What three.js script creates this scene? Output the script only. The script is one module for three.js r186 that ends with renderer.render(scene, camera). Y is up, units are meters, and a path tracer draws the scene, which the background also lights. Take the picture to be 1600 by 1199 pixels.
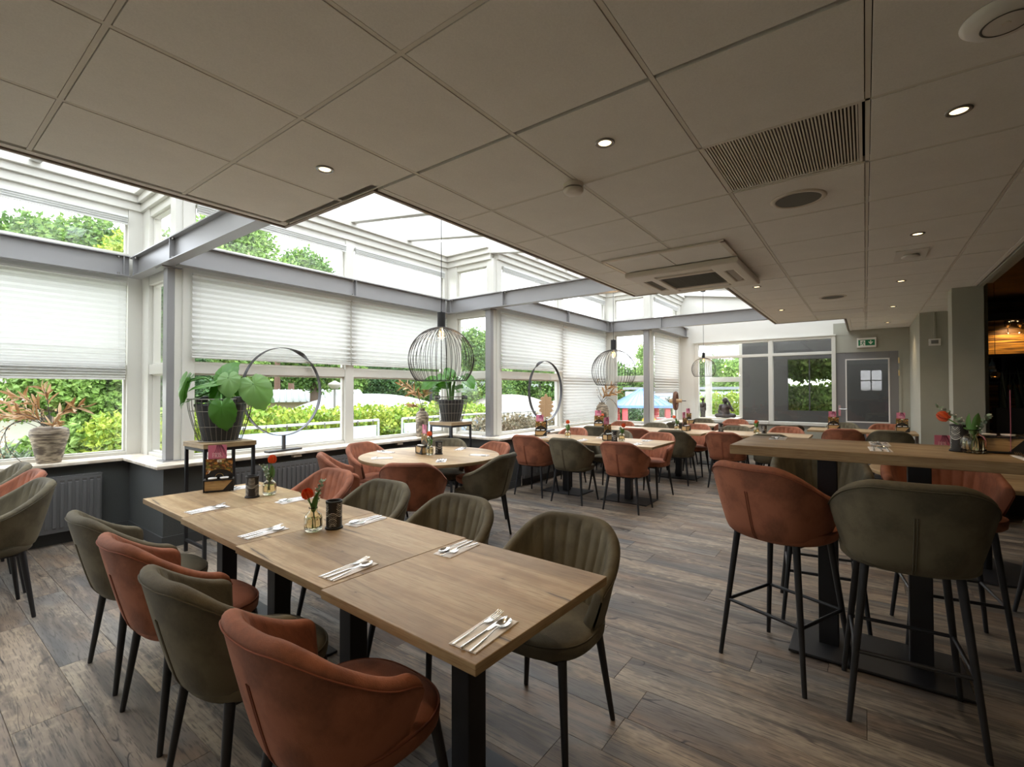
import * as THREE from 'three';
import { mergeGeometries, mergeVertices } from 'three/addons/utils/BufferGeometryUtils.js';
import { RoundedBoxGeometry } from 'three/addons/geometries/RoundedBoxGeometry.js';
import { RectAreaLightUniformsLib } from 'three/addons/lights/RectAreaLightUniformsLib.js';
import { MarchingCubes } from 'three/addons/objects/MarchingCubes.js';

// ---------- camera, sky, lights, exposure ----------
const scene = new THREE.Scene();
const renderer = new THREE.WebGLRenderer({ antialias: true });
renderer.toneMapping = THREE.LinearToneMapping;
renderer.toneMappingExposure = 6.0;
renderer.shadowMap.enabled = true;
RectAreaLightUniformsLib.init();
const D2R = Math.PI / 180;
const camera = new THREE.PerspectiveCamera(78.15, 1600 / 1199, 0.05, 300);
camera.rotation.order = 'YXZ';
camera.position.set(0, 1.39, 0);
camera.rotation.set(0.796 * D2R, 36.782 * D2R, -0.081 * D2R);
scene.add(camera);

// seeded random + tileable value noise
let _s = 12345;
const rnd = () => { _s = (_s + 0x6d2b79f5) | 0; let t = Math.imul(_s ^ (_s >>> 15), 1 | _s); t = (t + Math.imul(t ^ (t >>> 7), 61 | t)) ^ t; return ((t ^ (t >>> 14)) >>> 0) / 4294967296; };
const rr = (a, b) => a + (b - a) * rnd();
const hash = (x, y, s) => { let h = Math.imul(x, 374761393) + Math.imul(y, 668265263) + Math.imul(s, 1274126177); h = Math.imul(h ^ (h >>> 13), 1274126177); return ((h ^ (h >>> 16)) >>> 0) / 4294967296; };
function vn(x, y, px, py, s) {           // value noise, periods px, py
  const xi = Math.floor(x), yi = Math.floor(y), fx = x - xi, fy = y - yi, u = fx * fx * (3 - 2 * fx), v = fy * fy * (3 - 2 * fy);
  const m = (a, p) => ((a % p) + p) % p;
  const x0 = m(xi, px), x1 = m(xi + 1, px), y0 = m(yi, py), y1 = m(yi + 1, py);
  return (hash(x0, y0, s) * (1 - u) + hash(x1, y0, s) * u) * (1 - v) + (hash(x0, y1, s) * (1 - u) + hash(x1, y1, s) * u) * v;
}
function fbm(x, y, px, py, s, oct = 4) { let a = 0.5, t = 0, n = 0; for (let i = 0; i < oct; i++) { t += a * vn(x, y, px, py, s + i); n += a; a *= 0.5; x *= 2; y *= 2; px *= 2; py *= 2; } return t / n; }
const clamp = (x, a = 0, b = 1) => Math.min(b, Math.max(a, x));
const sstep = (a, b, x) => { const t = clamp((x - a) / (b - a)); return t * t * (3 - 2 * t); };
const mix = (a, b, t) => a + (b - a) * t;

// overcast sky with soft cloud structure, the same all round
{
  const W = 1024, H = 512, data = new Float32Array(W * H * 4);
  for (let j = 0; j < H; j++) for (let i = 0; i < W; i++) {
    const el = ((j + 0.5) / H - 0.5) * Math.PI, up = Math.sin(el), o = (j * W + i) * 4;
    let c;
    if (up >= 0) {
      const warp = fbm(i / W * 8, j / H * 8, 8, 8, 90, 3);
      const n = fbm(i / W * 12 + warp * 1.2, j / H * 16, 12, 16, 7, 5);
      const cl = sstep(0.36, 0.6, n);
      const blue = [0.62, 0.80, 1.05], white = [1.06, 1.08, 1.1];
      c = [0, 1, 2].map((k) => mix(blue[k], white[k], mix(0.62, 1, cl)) * mix(1.0, 0.92, up));
    } else c = [0.3, 0.31, 0.25];
    data[o] = c[0]; data[o + 1] = c[1]; data[o + 2] = c[2]; data[o + 3] = 1;
  }
  const sky = new THREE.DataTexture(data, W, H, THREE.RGBAFormat, THREE.FloatType);
  sky.mapping = THREE.EquirectangularReflectionMapping; sky.magFilter = sky.minFilter = THREE.LinearFilter; sky.needsUpdate = true;
  scene.background = sky; scene.environment = sky;
}
const SPOT_I = 0.26;                         // downlight strength, warm
const BULB_I = 0.12;                         // filament bulbs

// ---------- helpers ----------
const V = (x, y, z) => new THREE.Vector3(x, y, z);
const used = new Map();
function numbered(n) { const k = used.get(n) || 0; used.set(n, k + 1); return k ? n + '_' + String(k).padStart(3, '0') : n; }
function sh(o) { o.castShadow = o.receiveShadow = true; return o; }
function part(name, geo, mat, parent) {     // a mesh; top-level ones get numbered names
  const m = sh(new THREE.Mesh(geo, mat)); m.name = parent ? name : numbered(name); (parent || scene).add(m); return m;
}
function meta(o, label, category, group) { o.userData = { label, category }; if (group) o.userData.group = group; return o; }
function thing(name, label, category, p = [0, 0, 0], turn = 0, group) {
  const o = new THREE.Group(); o.name = numbered(name); o.position.set(...p); o.rotation.y = turn; scene.add(o); return meta(o, label, category, group);
}
function dup(src, label, p, turn = 0, group) {
  const c = src.clone(); c.name = numbered(src.name.replace(/_\d{3}$/, '')); c.position.set(...p); c.rotation.set(0, turn, 0); scene.add(c);
  c.userData = { label, category: src.userData.category }; const g = group || src.userData.group; if (g) c.userData.group = g; return c;
}
function struct(name, geo, mat) { const o = geo ? sh(new THREE.Mesh(geo, mat)) : new THREE.Group(); o.name = name; o.userData.kind = 'structure'; scene.add(o); return o; }
function prep(g) {
  const q = g.index ? g.toNonIndexed() : g; if (!q.attributes.normal) q.computeVertexNormals();
  const r = new THREE.BufferGeometry(); r.setAttribute('position', q.attributes.position); r.setAttribute('normal', q.attributes.normal);
  r.setAttribute('uv', q.attributes.uv || new THREE.BufferAttribute(new Float32Array(q.attributes.position.count * 2), 2)); return r;
}
const mg = (...gs) => mergeGeometries(gs.flat().map(prep));
function bx(w, h, d, x = 0, y = 0, z = 0, r = 0) { const g = r ? new RoundedBoxGeometry(w, h, d, 2, r) : new THREE.BoxGeometry(w, h, d); g.translate(x, y, z); return g; }
const span = (x0, x1, y0, y1, z0, z1, r = 0) => bx(Math.abs(x1 - x0), Math.abs(y1 - y0), Math.abs(z1 - z0), (x0 + x1) / 2, (y0 + y1) / 2, (z0 + z1) / 2, r);
function bar(a, b, r0, r1 = r0, seg = 10, open = false) {   // round bar from a (r0) to b (r1)
  const d = b.clone().sub(a), L = d.length(), g = new THREE.CylinderGeometry(r1, r0, L, seg, 1, open); g.translate(0, L / 2, 0);
  g.applyQuaternion(new THREE.Quaternion().setFromUnitVectors(V(0, 1, 0), d.normalize())); g.translate(a.x, a.y, a.z); return g;
}
const tube = (pts, r, n = 24, seg = 6, closed = false) => new THREE.TubeGeometry(new THREE.CatmullRomCurve3(pts, closed), n, r, seg, closed);
const lathe = (pts, seg = 32) => new THREE.LatheGeometry(pts.map((p) => new THREE.Vector2(p[0], p[1])), seg);
const cyl = (r0, r1, h, x, y, z, seg = 24) => { const g = new THREE.CylinderGeometry(r1, r0, h, seg); g.translate(x, y + h / 2, z); return g; };
function metreUV(g, turn = false) {         // box projection, uv in metres
  g = prep(g); const p = g.attributes.position, n = g.attributes.normal, uv = g.attributes.uv;
  for (let i = 0; i < p.count; i++) {
    const ax = Math.abs(n.getX(i)), ay = Math.abs(n.getY(i)), az = Math.abs(n.getZ(i)); let u, v;
    if (ay >= ax && ay >= az) { u = p.getX(i); v = p.getZ(i); } else if (ax >= az) { u = p.getZ(i); v = p.getY(i); } else { u = p.getX(i); v = p.getY(i); }
    turn ? uv.setXY(i, v, u) : uv.setXY(i, u, v);
  }
  return g;
}
// ---------- textures ----------
function tex(W, H, fn, mw, mh, srgb = true) {   // fn(u,v) -> [r,g,b] 0..1 (linear when srgb=false); covers mw x mh metres
  const d = new Uint8Array(W * H * 4);
  for (let j = 0; j < H; j++) for (let i = 0; i < W; i++) { const c = fn(i / W, j / H), o = (j * W + i) * 4; for (let k = 0; k < 3; k++) d[o + k] = clamp(c[k]) * 255; d[o + 3] = 255; }
  const t = new THREE.DataTexture(d, W, H); t.wrapS = t.wrapT = THREE.RepeatWrapping; t.magFilter = THREE.LinearFilter; t.minFilter = THREE.LinearMipmapLinearFilter; t.generateMipmaps = true;
  if (srgb) t.colorSpace = THREE.SRGBColorSpace; t.repeat.set(1 / mw, 1 / mh); t.needsUpdate = true; return t;
}
const lin2s = (c) => (c <= 0.0031308 ? c * 12.92 : 1.055 * Math.pow(c, 1 / 2.4) - 0.055);
const hex = (h) => [(h >> 16 & 255) / 255, (h >> 8 & 255) / 255, (h & 255) / 255];
const mix3 = (a, b, t) => [mix(a[0], b[0], t), mix(a[1], b[1], t), mix(a[2], b[2], t)];

// oak laminate: long grain along u, three boards across, knots and cracks
const knots = [[0.18, 0.2, 0.03], [0.62, 0.75, 0.035], [0.83, 0.4, 0.02], [0.42, 0.55, 0.022], [0.05, 0.86, 0.025]];
function oakField(u, v) {
  const bd = Math.floor(v * 3 + 1e-6), uo = u + bd * 0.37; let vv = v, dark = 0;
  for (const [ku, kv, kr] of knots) { const du = (u - ku) * 2, dv = v - kv, d = Math.hypot(du * 0.4, dv); vv += Math.sign(dv) * 0.035 * Math.exp(-d * d / (kr * kr * 7)); const q = Math.hypot(du * 0.7, dv * 1.4); dark += 0.6 * Math.exp(-q * q / (kr * kr * 0.1)) + 0.16 * Math.exp(-q * q / (kr * kr * 1.5)); }
  const w = vv + 0.05 * (fbm(uo * 2, v * 3, 2, 3, 3, 3) - 0.5);
  return { bd, ring: fbm(uo * 2, w * 20, 2, 20, 11, 4), fine: fbm(u * 20, v * 300, 20, 300, 17, 3), broad: fbm(uo * 3, v * 6, 3, 6, 23, 4), blot: fbm(u * 24, v * 24, 24, 24, 29, 3), dark };
}
const crackLines = [[0.28, 0.02, 0.5, 0], [0.665, 0.4, 0.98, 1.7], [0.1, 0.55, 0.97, 3.1], [0.86, 0.08, 0.5, 4.4], [0.335, 0.55, 0.99, 5.0]];
const oakMap = tex(2048, 1024, (u, v) => {
  const f = oakField(u, v); let c = mix3(hex(0xab8d64), hex(0xd6bf98), sstep(0.3, 0.7, f.ring * 0.45 + f.broad * 0.4 + f.blot * 0.2));
  c = mix3(c, hex(0x93744f), clamp(0.45 * sstep(0.5, 0.75, f.fine) + 0.25 * sstep(0.58, 0.8, f.broad)));
  c = mix3(c, hex(0xc4a27a), 0.35 * sstep(0.5, 0.7, f.blot));
  const tone = [1.0, 0.9, 1.04][f.bd % 3]; c = [c[0] * tone, c[1] * tone * (f.bd === 1 ? 0.985 : 1), c[2] * tone * (f.bd === 1 ? 0.96 : 1)];
  c = mix3(c, hex(0x5d4429), clamp(f.dark));
  for (const [y, a, b, ph] of crackLines) { const yy = y + 0.018 * Math.sin(u * 9 + ph) + 0.02 * (fbm(u * 12, 0.5, 12, 1, 40, 3) - 0.5), m = sstep(a, a + 0.12, u) * (1 - sstep(b - 0.12, b, u)) * (0.25 + 0.75 * sstep(0.35, 0.65, fbm(u * 9, 1, 9, 1, 51, 2))); const d = Math.abs(v - yy); c = mix3(c, hex(0x463423), clamp(m * (1.0 * Math.exp(-d * d / 0.0000045) + 0.4 * Math.exp(-d * d / 0.00016)))); }
  const e = Math.abs(v * 3 - Math.round(v * 3)); c = mix3(c, hex(0x8a6d48), 0.4 * Math.exp(-e * e / 0.00006));
  return c;
}, 1.4, 0.7);
const oakBump = tex(512, 256, (u, v) => { const f = fbm(u * 14, v * 200, 14, 200, 17, 2); return [f, f, f]; }, 1.4, 0.7, false);

// weathered plank print
const floorMap = tex(2048, 1024, (u, v) => {
  const warp = fbm(u * 6, v * 6, 6, 6, 61, 3) - 0.5, w = v + warp * 0.05;
  const long = fbm(u * 5, w * 40, 5, 40, 63, 4), fine = fbm(u * 40, v * 330, 40, 330, 65, 3), patch = fbm(u * 5, v * 8, 5, 8, 67, 4), mott = fbm(u * 60, v * 60, 60, 60, 69, 3);
  let c = mix3(hex(0x514942), hex(0x8d8071), sstep(0.28, 0.72, long * 0.65 + patch * 0.45));
  c = mix3(c, hex(0xa89a84), 0.75 * sstep(0.56, 0.8, patch * 0.6 + mott * 0.45));
  c = mix3(c, hex(0x7a6350), 0.5 * sstep(0.52, 0.75, fbm(u * 4 + 3, v * 9, 4, 9, 71, 3)));
  c = mix3(c, hex(0x60656a), 0.45 * sstep(0.52, 0.75, fbm(u * 4, v * 7 + 5, 4, 7, 77, 3)));
  c = mix3(c, hex(0x35302c), 0.5 * sstep(0.52, 0.8, fine));
  const cr = vn(u * 7 + warp * 2, w * 30, 7, 30, 73), gate = sstep(0.55, 0.8, fbm(u * 8, v * 14, 8, 14, 75, 2));
  c = mix3(c, hex(0x241f1c), clamp(gate * 1.1 * Math.exp(-Math.pow((cr - 0.5) / 0.022, 2))));
  return c.map((x) => x * 1.0);
}, 2.4, 1.2);
const floorBump = tex(1024, 512, (u, v) => { const f = 0.6 * fbm(u * 30, v * 170, 30, 170, 65, 3) + 0.4 * fbm(u * 60, v * 60, 60, 60, 69, 2); return [f, f, f]; }, 2.4, 1.2, false);
const floorRough = tex(512, 256, (u, v) => { const f = 0.36 + 0.3 * fbm(u * 12, v * 24, 12, 24, 81, 4); return [f, f, f]; }, 2.4, 1.2, false);
// suede mottling (multiplies the fabric colour)
const suedeMap = tex(512, 512, (u, v) => { const a = fbm(u * 5, v * 5, 5, 5, 101, 4), b = fbm(u * 60, v * 60, 60, 60, 103, 3); const k = 0.62 + 0.5 * sstep(0.25, 0.75, a) + 0.16 * (b - 0.5); return [k, k * 0.995, k * 0.985]; }, 0.55, 0.55, false);
const suedeBump = tex(256, 256, (u, v) => { const b = fbm(u * 64, v * 64, 64, 64, 105, 2); return [b, b, b]; }, 0.12, 0.12, false);
const tileMap = tex(512, 512, (u, v) => { const k = 0.93 + 0.09 * (fbm(u * 160, v * 160, 160, 160, 111, 2) - 0.5) + 0.06 * (fbm(u * 6, v * 6, 6, 6, 113, 3) - 0.5); return [k, k, k]; }, 0.6, 0.6, false);
const plasterMap = tex(256, 256, (u, v) => { const k = 0.95 + 0.08 * (fbm(u * 10, v * 10, 10, 10, 121, 4) - 0.5); return [k, k, k]; }, 1.2, 1.2, false);
const plasterBump = tex(256, 256, (u, v) => { const k = fbm(u * 70, v * 70, 70, 70, 123, 2); return [k, k, k]; }, 0.5, 0.5, false);
const stoneMap = tex(512, 256, (u, v) => { const a = fbm(u * 10 + fbm(u * 4, v * 4, 4, 4, 130, 3) * 3, v * 8, 10, 8, 131, 4); return mix3(hex(0xcabca8), hex(0xe6ddcd), sstep(0.3, 0.7, a)); }, 1.6, 0.8);
const vaseMap = tex(512, 512, (u, v) => { const s = fbm(u * 14, v * 60, 14, 60, 141, 4), g = fbm(u * 5, v * 4, 5, 4, 143, 3); return mix3(hex(0x564a3c), hex(0xb5a68e), clamp(sstep(0.3, 0.7, s) * 0.75 + sstep(0.45, 0.7, g) * 0.4)); }, 1, 1);
const goldMap = tex(1024, 512, (u, v) => { const a = fbm(u * 6, v * 70, 6, 70, 151, 4), b = fbm(u * 8, v * 10, 8, 10, 153, 3); return mix3(hex(0x4a3010), hex(0xc18a34), sstep(0.3, 0.75, a * 0.7 + b * 0.35)); }, 1.6, 0.8);

// ---------- materials ----------
const std = (o) => new THREE.MeshStandardMaterial(o), phys = (o) => new THREE.MeshPhysicalMaterial(o);
const lc = (r, g, b) => new THREE.Color().setRGB(r, g, b);
const oakAlt = oakMap.clone(); oakAlt.offset.set(0.37, 0.41); oakAlt.needsUpdate = true;
const M = {
  oak: std({ map: oakMap, color: lc(0.66, 0.63, 0.58), bumpMap: oakBump, bumpScale: 0.0004, roughness: 0.5 }),
  oak2: std({ map: oakAlt, color: lc(0.66, 0.63, 0.58), bumpMap: oakBump, bumpScale: 0.0004, roughness: 0.5 }),
  black: std({ color: lc(0.018, 0.018, 0.02), roughness: 0.5, metalness: 0.2 }),
  leg: std({ color: lc(0.03, 0.031, 0.034), roughness: 0.42, metalness: 0.35 }),
  iron: std({ color: lc(0.028, 0.027, 0.027), roughness: 0.55, metalness: 0.4 }),
  wireIron: std({ color: lc(0.2, 0.18, 0.15), roughness: 0.4, metalness: 0.4 }),
  ringIron: std({ color: lc(0.075, 0.073, 0.076), roughness: 0.45, metalness: 0.5 }),
  frame: std({ color: lc(0.66, 0.645, 0.585), roughness: 0.45 }),
  white: std({ color: lc(0.74, 0.73, 0.68), roughness: 0.6, map: plasterMap }),
  roofWhite: std({ color: lc(0.6, 0.595, 0.56), roughness: 0.6 }),
  steel: std({ color: lc(0.30, 0.295, 0.295), roughness: 0.38, metalness: 0.15 }),
  bolt: std({ color: lc(0.3, 0.29, 0.27), roughness: 0.35, metalness: 0.8 }),
  sill: std({ map: stoneMap, roughness: 0.35 }),
  darkWall: std({ color: lc(0.078, 0.083, 0.08), roughness: 0.75, map: plasterMap, bumpMap: plasterBump, bumpScale: 0.0008 }),
  darkSkirt: std({ color: lc(0.06, 0.063, 0.062), roughness: 0.55 }),
  radiator: std({ color: lc(0.13, 0.13, 0.128), roughness: 0.45 }),
  sage: std({ color: lc(0.40, 0.395, 0.33), roughness: 0.8, map: plasterMap, bumpMap: plasterBump, bumpScale: 0.0006 }),
  sageDark: std({ color: lc(0.24, 0.235, 0.185), roughness: 0.8, map: plasterMap, bumpMap: plasterBump, bumpScale: 0.0006 }),
  doorGrey: std({ color: lc(0.19, 0.185, 0.185), roughness: 0.5 }),
  panelGrey: std({ color: lc(0.085, 0.085, 0.083), roughness: 0.6 }),
  tile: std({ color: lc(0.9, 0.88, 0.83), map: tileMap, roughness: 0.95 }),
  grid: std({ color: lc(0.74, 0.71, 0.64), roughness: 0.7 }),
  trim: std({ color: lc(0.32, 0.265, 0.21), roughness: 0.6 }),
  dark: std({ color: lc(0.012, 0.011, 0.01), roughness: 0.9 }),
  plastic: std({ color: lc(0.66, 0.6, 0.52), roughness: 0.45 }),
  plasticW: std({ color: lc(0.72, 0.69, 0.65), roughness: 0.35 }),
  slot: std({ color: lc(0.1, 0.095, 0.085), roughness: 0.8 }),
  grille: std({ color: lc(0.17, 0.165, 0.15), roughness: 0.8 }),
  chrome: std({ color: lc(0.78, 0.77, 0.75), roughness: 0.16, metalness: 1 }),
  brass: std({ color: lc(0.7, 0.52, 0.25), roughness: 0.3, metalness: 1 }),
  paper: std({ color: lc(0.82, 0.79, 0.77), roughness: 0.9 }),
  blind: phys({ color: lc(0.82, 0.82, 0.8), roughness: 0.95, transmission: 0.6, thickness: 0 }),
  blindRail: std({ color: lc(0.75, 0.75, 0.72), roughness: 0.5 }),
  pane: phys({ color: lc(1, 1, 1), roughness: 0.0, transmission: 1, thickness: 0, ior: 1.45 }),
  glass: phys({ color: lc(0.96, 0.96, 0.94), roughness: 0.03, transmission: 1, thickness: 0.004, ior: 1.45 }),
  amber: phys({ color: lc(0.93, 0.88, 0.72), roughness: 0.03, transmission: 1, thickness: 0.003, ior: 1.45 }),
  water: phys({ color: lc(0.97, 0.97, 0.9), roughness: 0, transmission: 1, thickness: 0.03, ior: 1.33 }),
  glow: std({ color: lc(0.9, 0.7, 0.4), emissive: lc(1, 0.72, 0.36), emissiveIntensity: 0.9, roughness: 0.5 }),
  filament: std({ color: lc(1, 0.6, 0.2), emissive: lc(1, 0.5, 0.12), emissiveIntensity: 2 }),
  pink: std({ color: lc(0.72, 0.22, 0.36), roughness: 0.6 }),
  stem: std({ color: lc(0.08, 0.2, 0.04), roughness: 0.6 }),
  twig: std({ color: lc(0.06, 0.045, 0.035), roughness: 0.8 }),
  tulip: phys({ color: lc(0.85, 0.16, 0.035), roughness: 0.5, transmission: 0.3, thickness: 0 }),
  flower: std({ color: lc(0.8, 0.78, 0.66), roughness: 0.8 }),
  euc: std({ color: lc(0.26, 0.34, 0.24), roughness: 0.7 }),
  bigLeaf: phys({ color: lc(0.07, 0.23, 0.015), roughness: 0.38, transmission: 0.35, thickness: 0 }),
  bigLeafPale: phys({ color: lc(0.2, 0.38, 0.1), roughness: 0.35, transmission: 0.3, thickness: 0 }),
  soil: std({ color: lc(0.03, 0.022, 0.015), roughness: 1 }),
  potBlack: std({ color: lc(0.03, 0.029, 0.028), roughness: 0.6 }),
  vase: std({ map: vaseMap, roughness: 0.5, metalness: 0.15 }),
  bronze: std({ color: lc(0.045, 0.036, 0.033), roughness: 0.45, metalness: 0.3 }),
  bamboo: std({ map: oakMap, color: lc(1, 0.9, 0.72), roughness: 0.5 }),
  rust: std({ color: lc(0.14, 0.065, 0.04), roughness: 0.8 }),
  carved: std({ color: lc(0.6, 0.4, 0.22), roughness: 0.7 }),
  goldLeaf: [lc(0.62, 0.36, 0.15), lc(0.72, 0.48, 0.25), lc(0.5, 0.27, 0.1), lc(0.8, 0.6, 0.36)].map((color) => phys({ color, roughness: 0.5, transmission: 0.25, thickness: 0 })),
  goldWood: std({ map: goldMap, roughness: 0.45 }),
  darkWood: std({ map: goldMap, color: lc(0.16, 0.12, 0.1), roughness: 0.6 }),
  snake: std({ color: lc(0.035, 0.06, 0.03), roughness: 0.4 }),
  snakePale: std({ color: lc(0.25, 0.28, 0.2), roughness: 0.4 }),
  planter: std({ color: lc(0.06, 0.058, 0.055), roughness: 0.6 }),
  exitGreen: std({ color: lc(0.0, 0.22, 0.1), roughness: 0.5 }),
};
const fabric = (r, g, b, s) => phys({ color: lc(r, g, b), map: suedeMap, bumpMap: suedeBump, bumpScale: 0.0005, roughness: 0.85, sheen: 0.45, sheenColor: lc(...s), sheenRoughness: 0.45 });
const FAB = { T: fabric(0.33, 0.115, 0.058, [0.34, 0.2, 0.13]), O: fabric(0.13, 0.108, 0.064, [0.22, 0.2, 0.15]) };
const SEAM = { T: std({ color: lc(0.2, 0.06, 0.03), roughness: 0.9 }), O: std({ color: lc(0.075, 0.062, 0.036), roughness: 0.9 }) };
// ---------- floor ----------
const GY_T = -0.2;
const SEG = [{ X: -6.14, zA: 3.6, zB: -1.7 }, { X: -5.2, zA: -1.7, zB: -5.27 }, { X: -4.265, zA: -5.27, zB: -8.85 }, { X: -3.33, zA: -8.85, zB: -10.65 }];
const EDGE = [{ x: -3.07, zA: 3.6, zB: -1.6 }, { x: -2.13, zA: -1.6, zB: -5.2 }, { x: -1.18, zA: -5.2, zB: -8.78 }, { x: -0.25, zA: -8.78, zB: -10.65 }];
const CEIL = 2.469;
{
  const floor = struct('floor', span(-6.1, 4.5, -0.2, -0.006, -11.7, 3.6), std({ color: lc(0.02, 0.018, 0.016), roughness: 1 }));
  const mats = [[1, 1, 1], [0.86, 0.85, 0.84], [1.12, 1.09, 1.05], [0.95, 0.9, 0.86], [1.04, 1.06, 1.08]].map((c) => std({ map: floorMap, bumpMap: floorBump, bumpScale: 0.0008, roughnessMap: floorRough, roughness: 1, color: lc(0.98 * c[0], 0.97 * c[1], 0.95 * c[2]) }));
  const plankGeo = (x0, x1, z0, z1, ou, ov) => {           // bevelled slab, uv in metres
    const b = 0.0012, y0 = -0.0055, P = [[x0, y0, z1], [x1, y0, z1], [x1, y0, z0], [x0, y0, z0], [x0 + b, 0, z1 - b], [x1 - b, 0, z1 - b], [x1 - b, 0, z0 + b], [x0 + b, 0, z0 + b]];
    const F = [[4, 5, 6, 7], [0, 1, 5, 4], [1, 2, 6, 5], [2, 3, 7, 6], [3, 0, 4, 7]], pos = [], uv = [];
    for (const f of F) for (const k of [0, 1, 2, 0, 2, 3]) { const p = P[f[k]]; pos.push(...p); uv.push(p[0] + ou, p[2] + ov); }
    const g = new THREE.BufferGeometry(); g.setAttribute('position', new THREE.Float32BufferAttribute(pos, 3)); g.setAttribute('uv', new THREE.Float32BufferAttribute(uv, 2)); g.computeVertexNormals(); return g;
  };
  const list = [], vp = new THREE.Matrix4(); camera.updateMatrixWorld(true); camera.updateProjectionMatrix(); vp.multiplyMatrices(camera.projectionMatrix, camera.matrixWorldInverse);
  const W = 0.2255, L = 1.22;
  for (let k = -19; k <= 48; k++) {
    const z1 = -0.553 - W * k + W, z0 = z1 - W, zm = (z0 + z1) / 2; if (z1 > 3.6 || z0 < -11.62) continue;
    const s = SEG.find((q) => zm <= q.zA && zm > q.zB) || SEG[3], xmin = s.X + 0.2;
    const off = k === 0 ? -2.78 : k === 1 ? -3.255 : -3 + rnd() * L;
    for (let j = -6; j <= 8; j++) {
      let a = off + j * L, b = a + L; if (b < xmin + 0.05 || a > 4.45) continue; a = Math.max(a, xmin); b = Math.min(b, 4.45);
      const c = V((a + b) / 2, 0, zm), q = c.clone().applyMatrix4(vp), inView = q.z < 1 && Math.abs(q.x) < 1.25 && q.y > -1.4 && q.y < 1 && c.z < 0.4;
      list.push({ a, b, z0, z1, d: c.distanceTo(camera.position) + (inView ? 0 : 100) });
    }
  }
  list.sort((p, q) => p.d - q.d);
  const rest = [];
  list.forEach((p, i) => {
    const g = plankGeo(p.a, p.b, p.z0, p.z1, rnd() * 2.4, rnd() * 1.2);
    if (i < 295) part('plank', g, mats[Math.floor(rnd() * 5)], floor); else rest.push(g);
  });
  part('plank_field', mg(rest), mats[0], floor).userData.kind = 'stuff';
}
// ---------- ceiling: tiles on a grid, stepped edge ----------
const gx = (k) => 0.0097 + 0.6 * k, gz = (k) => -2.1808 - 0.6 * k;
{
  const ceiling = struct('ceiling', mg(EDGE.map((e) => span(e.x + 0.02, 0.95, CEIL + 0.05, CEIL + 0.09, e.zB, e.zA))), M.dark);
  const tg = new Map(), bars = [];
  const holes = [[-1.78, -0.8, -3.99, -5.19]];                // AC cassette bay
  for (let j = -10; j < 15; j++) for (let k = -6; k < 2; k++) {
    const z1 = gz(j), z0 = gz(j + 1), zm = (z0 + z1) / 2; let x0 = gx(k), x1 = gx(k + 1); if (z0 > 3.3 || z1 < -10.6) continue;
    const e = EDGE.find((q) => zm < q.zA && zm > q.zB) || EDGE[0];
    x0 = Math.max(x0, e.x + 0.054); x1 = Math.min(x1, 0.905); if (x1 - x0 < 0.06) continue;
    const zz0 = Math.max(z0, -10.63), xm = (x0 + x1) / 2; if (z1 - zz0 < 0.05) continue;
    if (j === 0 && k === -1) { continue; }                    // perforated panel sits here
    
    const w = x1 - x0 - 0.021, d = z1 - zz0 - 0.021, key = w.toFixed(3) + '_' + d.toFixed(3);
    if (!tg.has(key)) tg.set(key, metreUV(bx(w, 0.02, d, 0, 0, 0, 0.0015)));
    const m = part('ceiling_tile', tg.get(key), M.tile, ceiling); m.position.set(x0 + 0.0185 + w / 2, CEIL + 0.01, zz0 + 0.0015 + d / 2);
  }
  for (const e of EDGE) {
    for (let k = -6; k < 3; k++) if (gx(k) > e.x + 0.09 && gx(k) < 0.88) bars.push(span(gx(k), gx(k) + 0.0155, CEIL + 0.0015, CEIL + 0.03, e.zB, e.zA));
    for (let j = -10; j < 15; j++) if (gz(j) < e.zA - 0.02 && gz(j) > e.zB + 0.03) bars.push(span(e.x + 0.07, 0.905, CEIL + 0.0015, CEIL + 0.03, gz(j) - 0.0005, gz(j) - 0.0165));
  }
  part('ceiling_grid', mg(bars), M.grid, ceiling);
  const tr = [], tr2 = [];
  EDGE.forEach((e, i) => {
    const zA = e.zA, zB = e.zB; tr.push(span(e.x + 0.03, e.x + 0.068, CEIL, CEIL + 0.03, zB, zA)); tr2.push(span(e.x, e.x + 0.02, CEIL - 0.006, CEIL + 0.07, zB, zA));
    if (i) { const p = EDGE[i - 1]; tr.push(span(p.x + 0.03, e.x + 0.068, CEIL, CEIL + 0.03, zA + 0.03, zA + 0.068)); tr2.push(span(p.x, e.x + 0.02, CEIL - 0.006, CEIL + 0.07, zA, zA + 0.02)); }
  });
  tr.push(span(0.905, 0.935, CEIL - 0.002, CEIL + 0.03, -10.6, 3.6));
  part('edge_strip', mg(tr), M.tile, ceiling); part('edge_trim', mg(tr2), M.trim, ceiling);
  // long casing along the bar opening
  struct('trim_1', mg(span(0.95, 0.99, CEIL - 0.01, CEIL + 0.2, -6.83, 3.6), span(0.99, 1.06, CEIL + 0.015, CEIL + 0.2, -6.83, 3.6)), M.sage);
}
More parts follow.
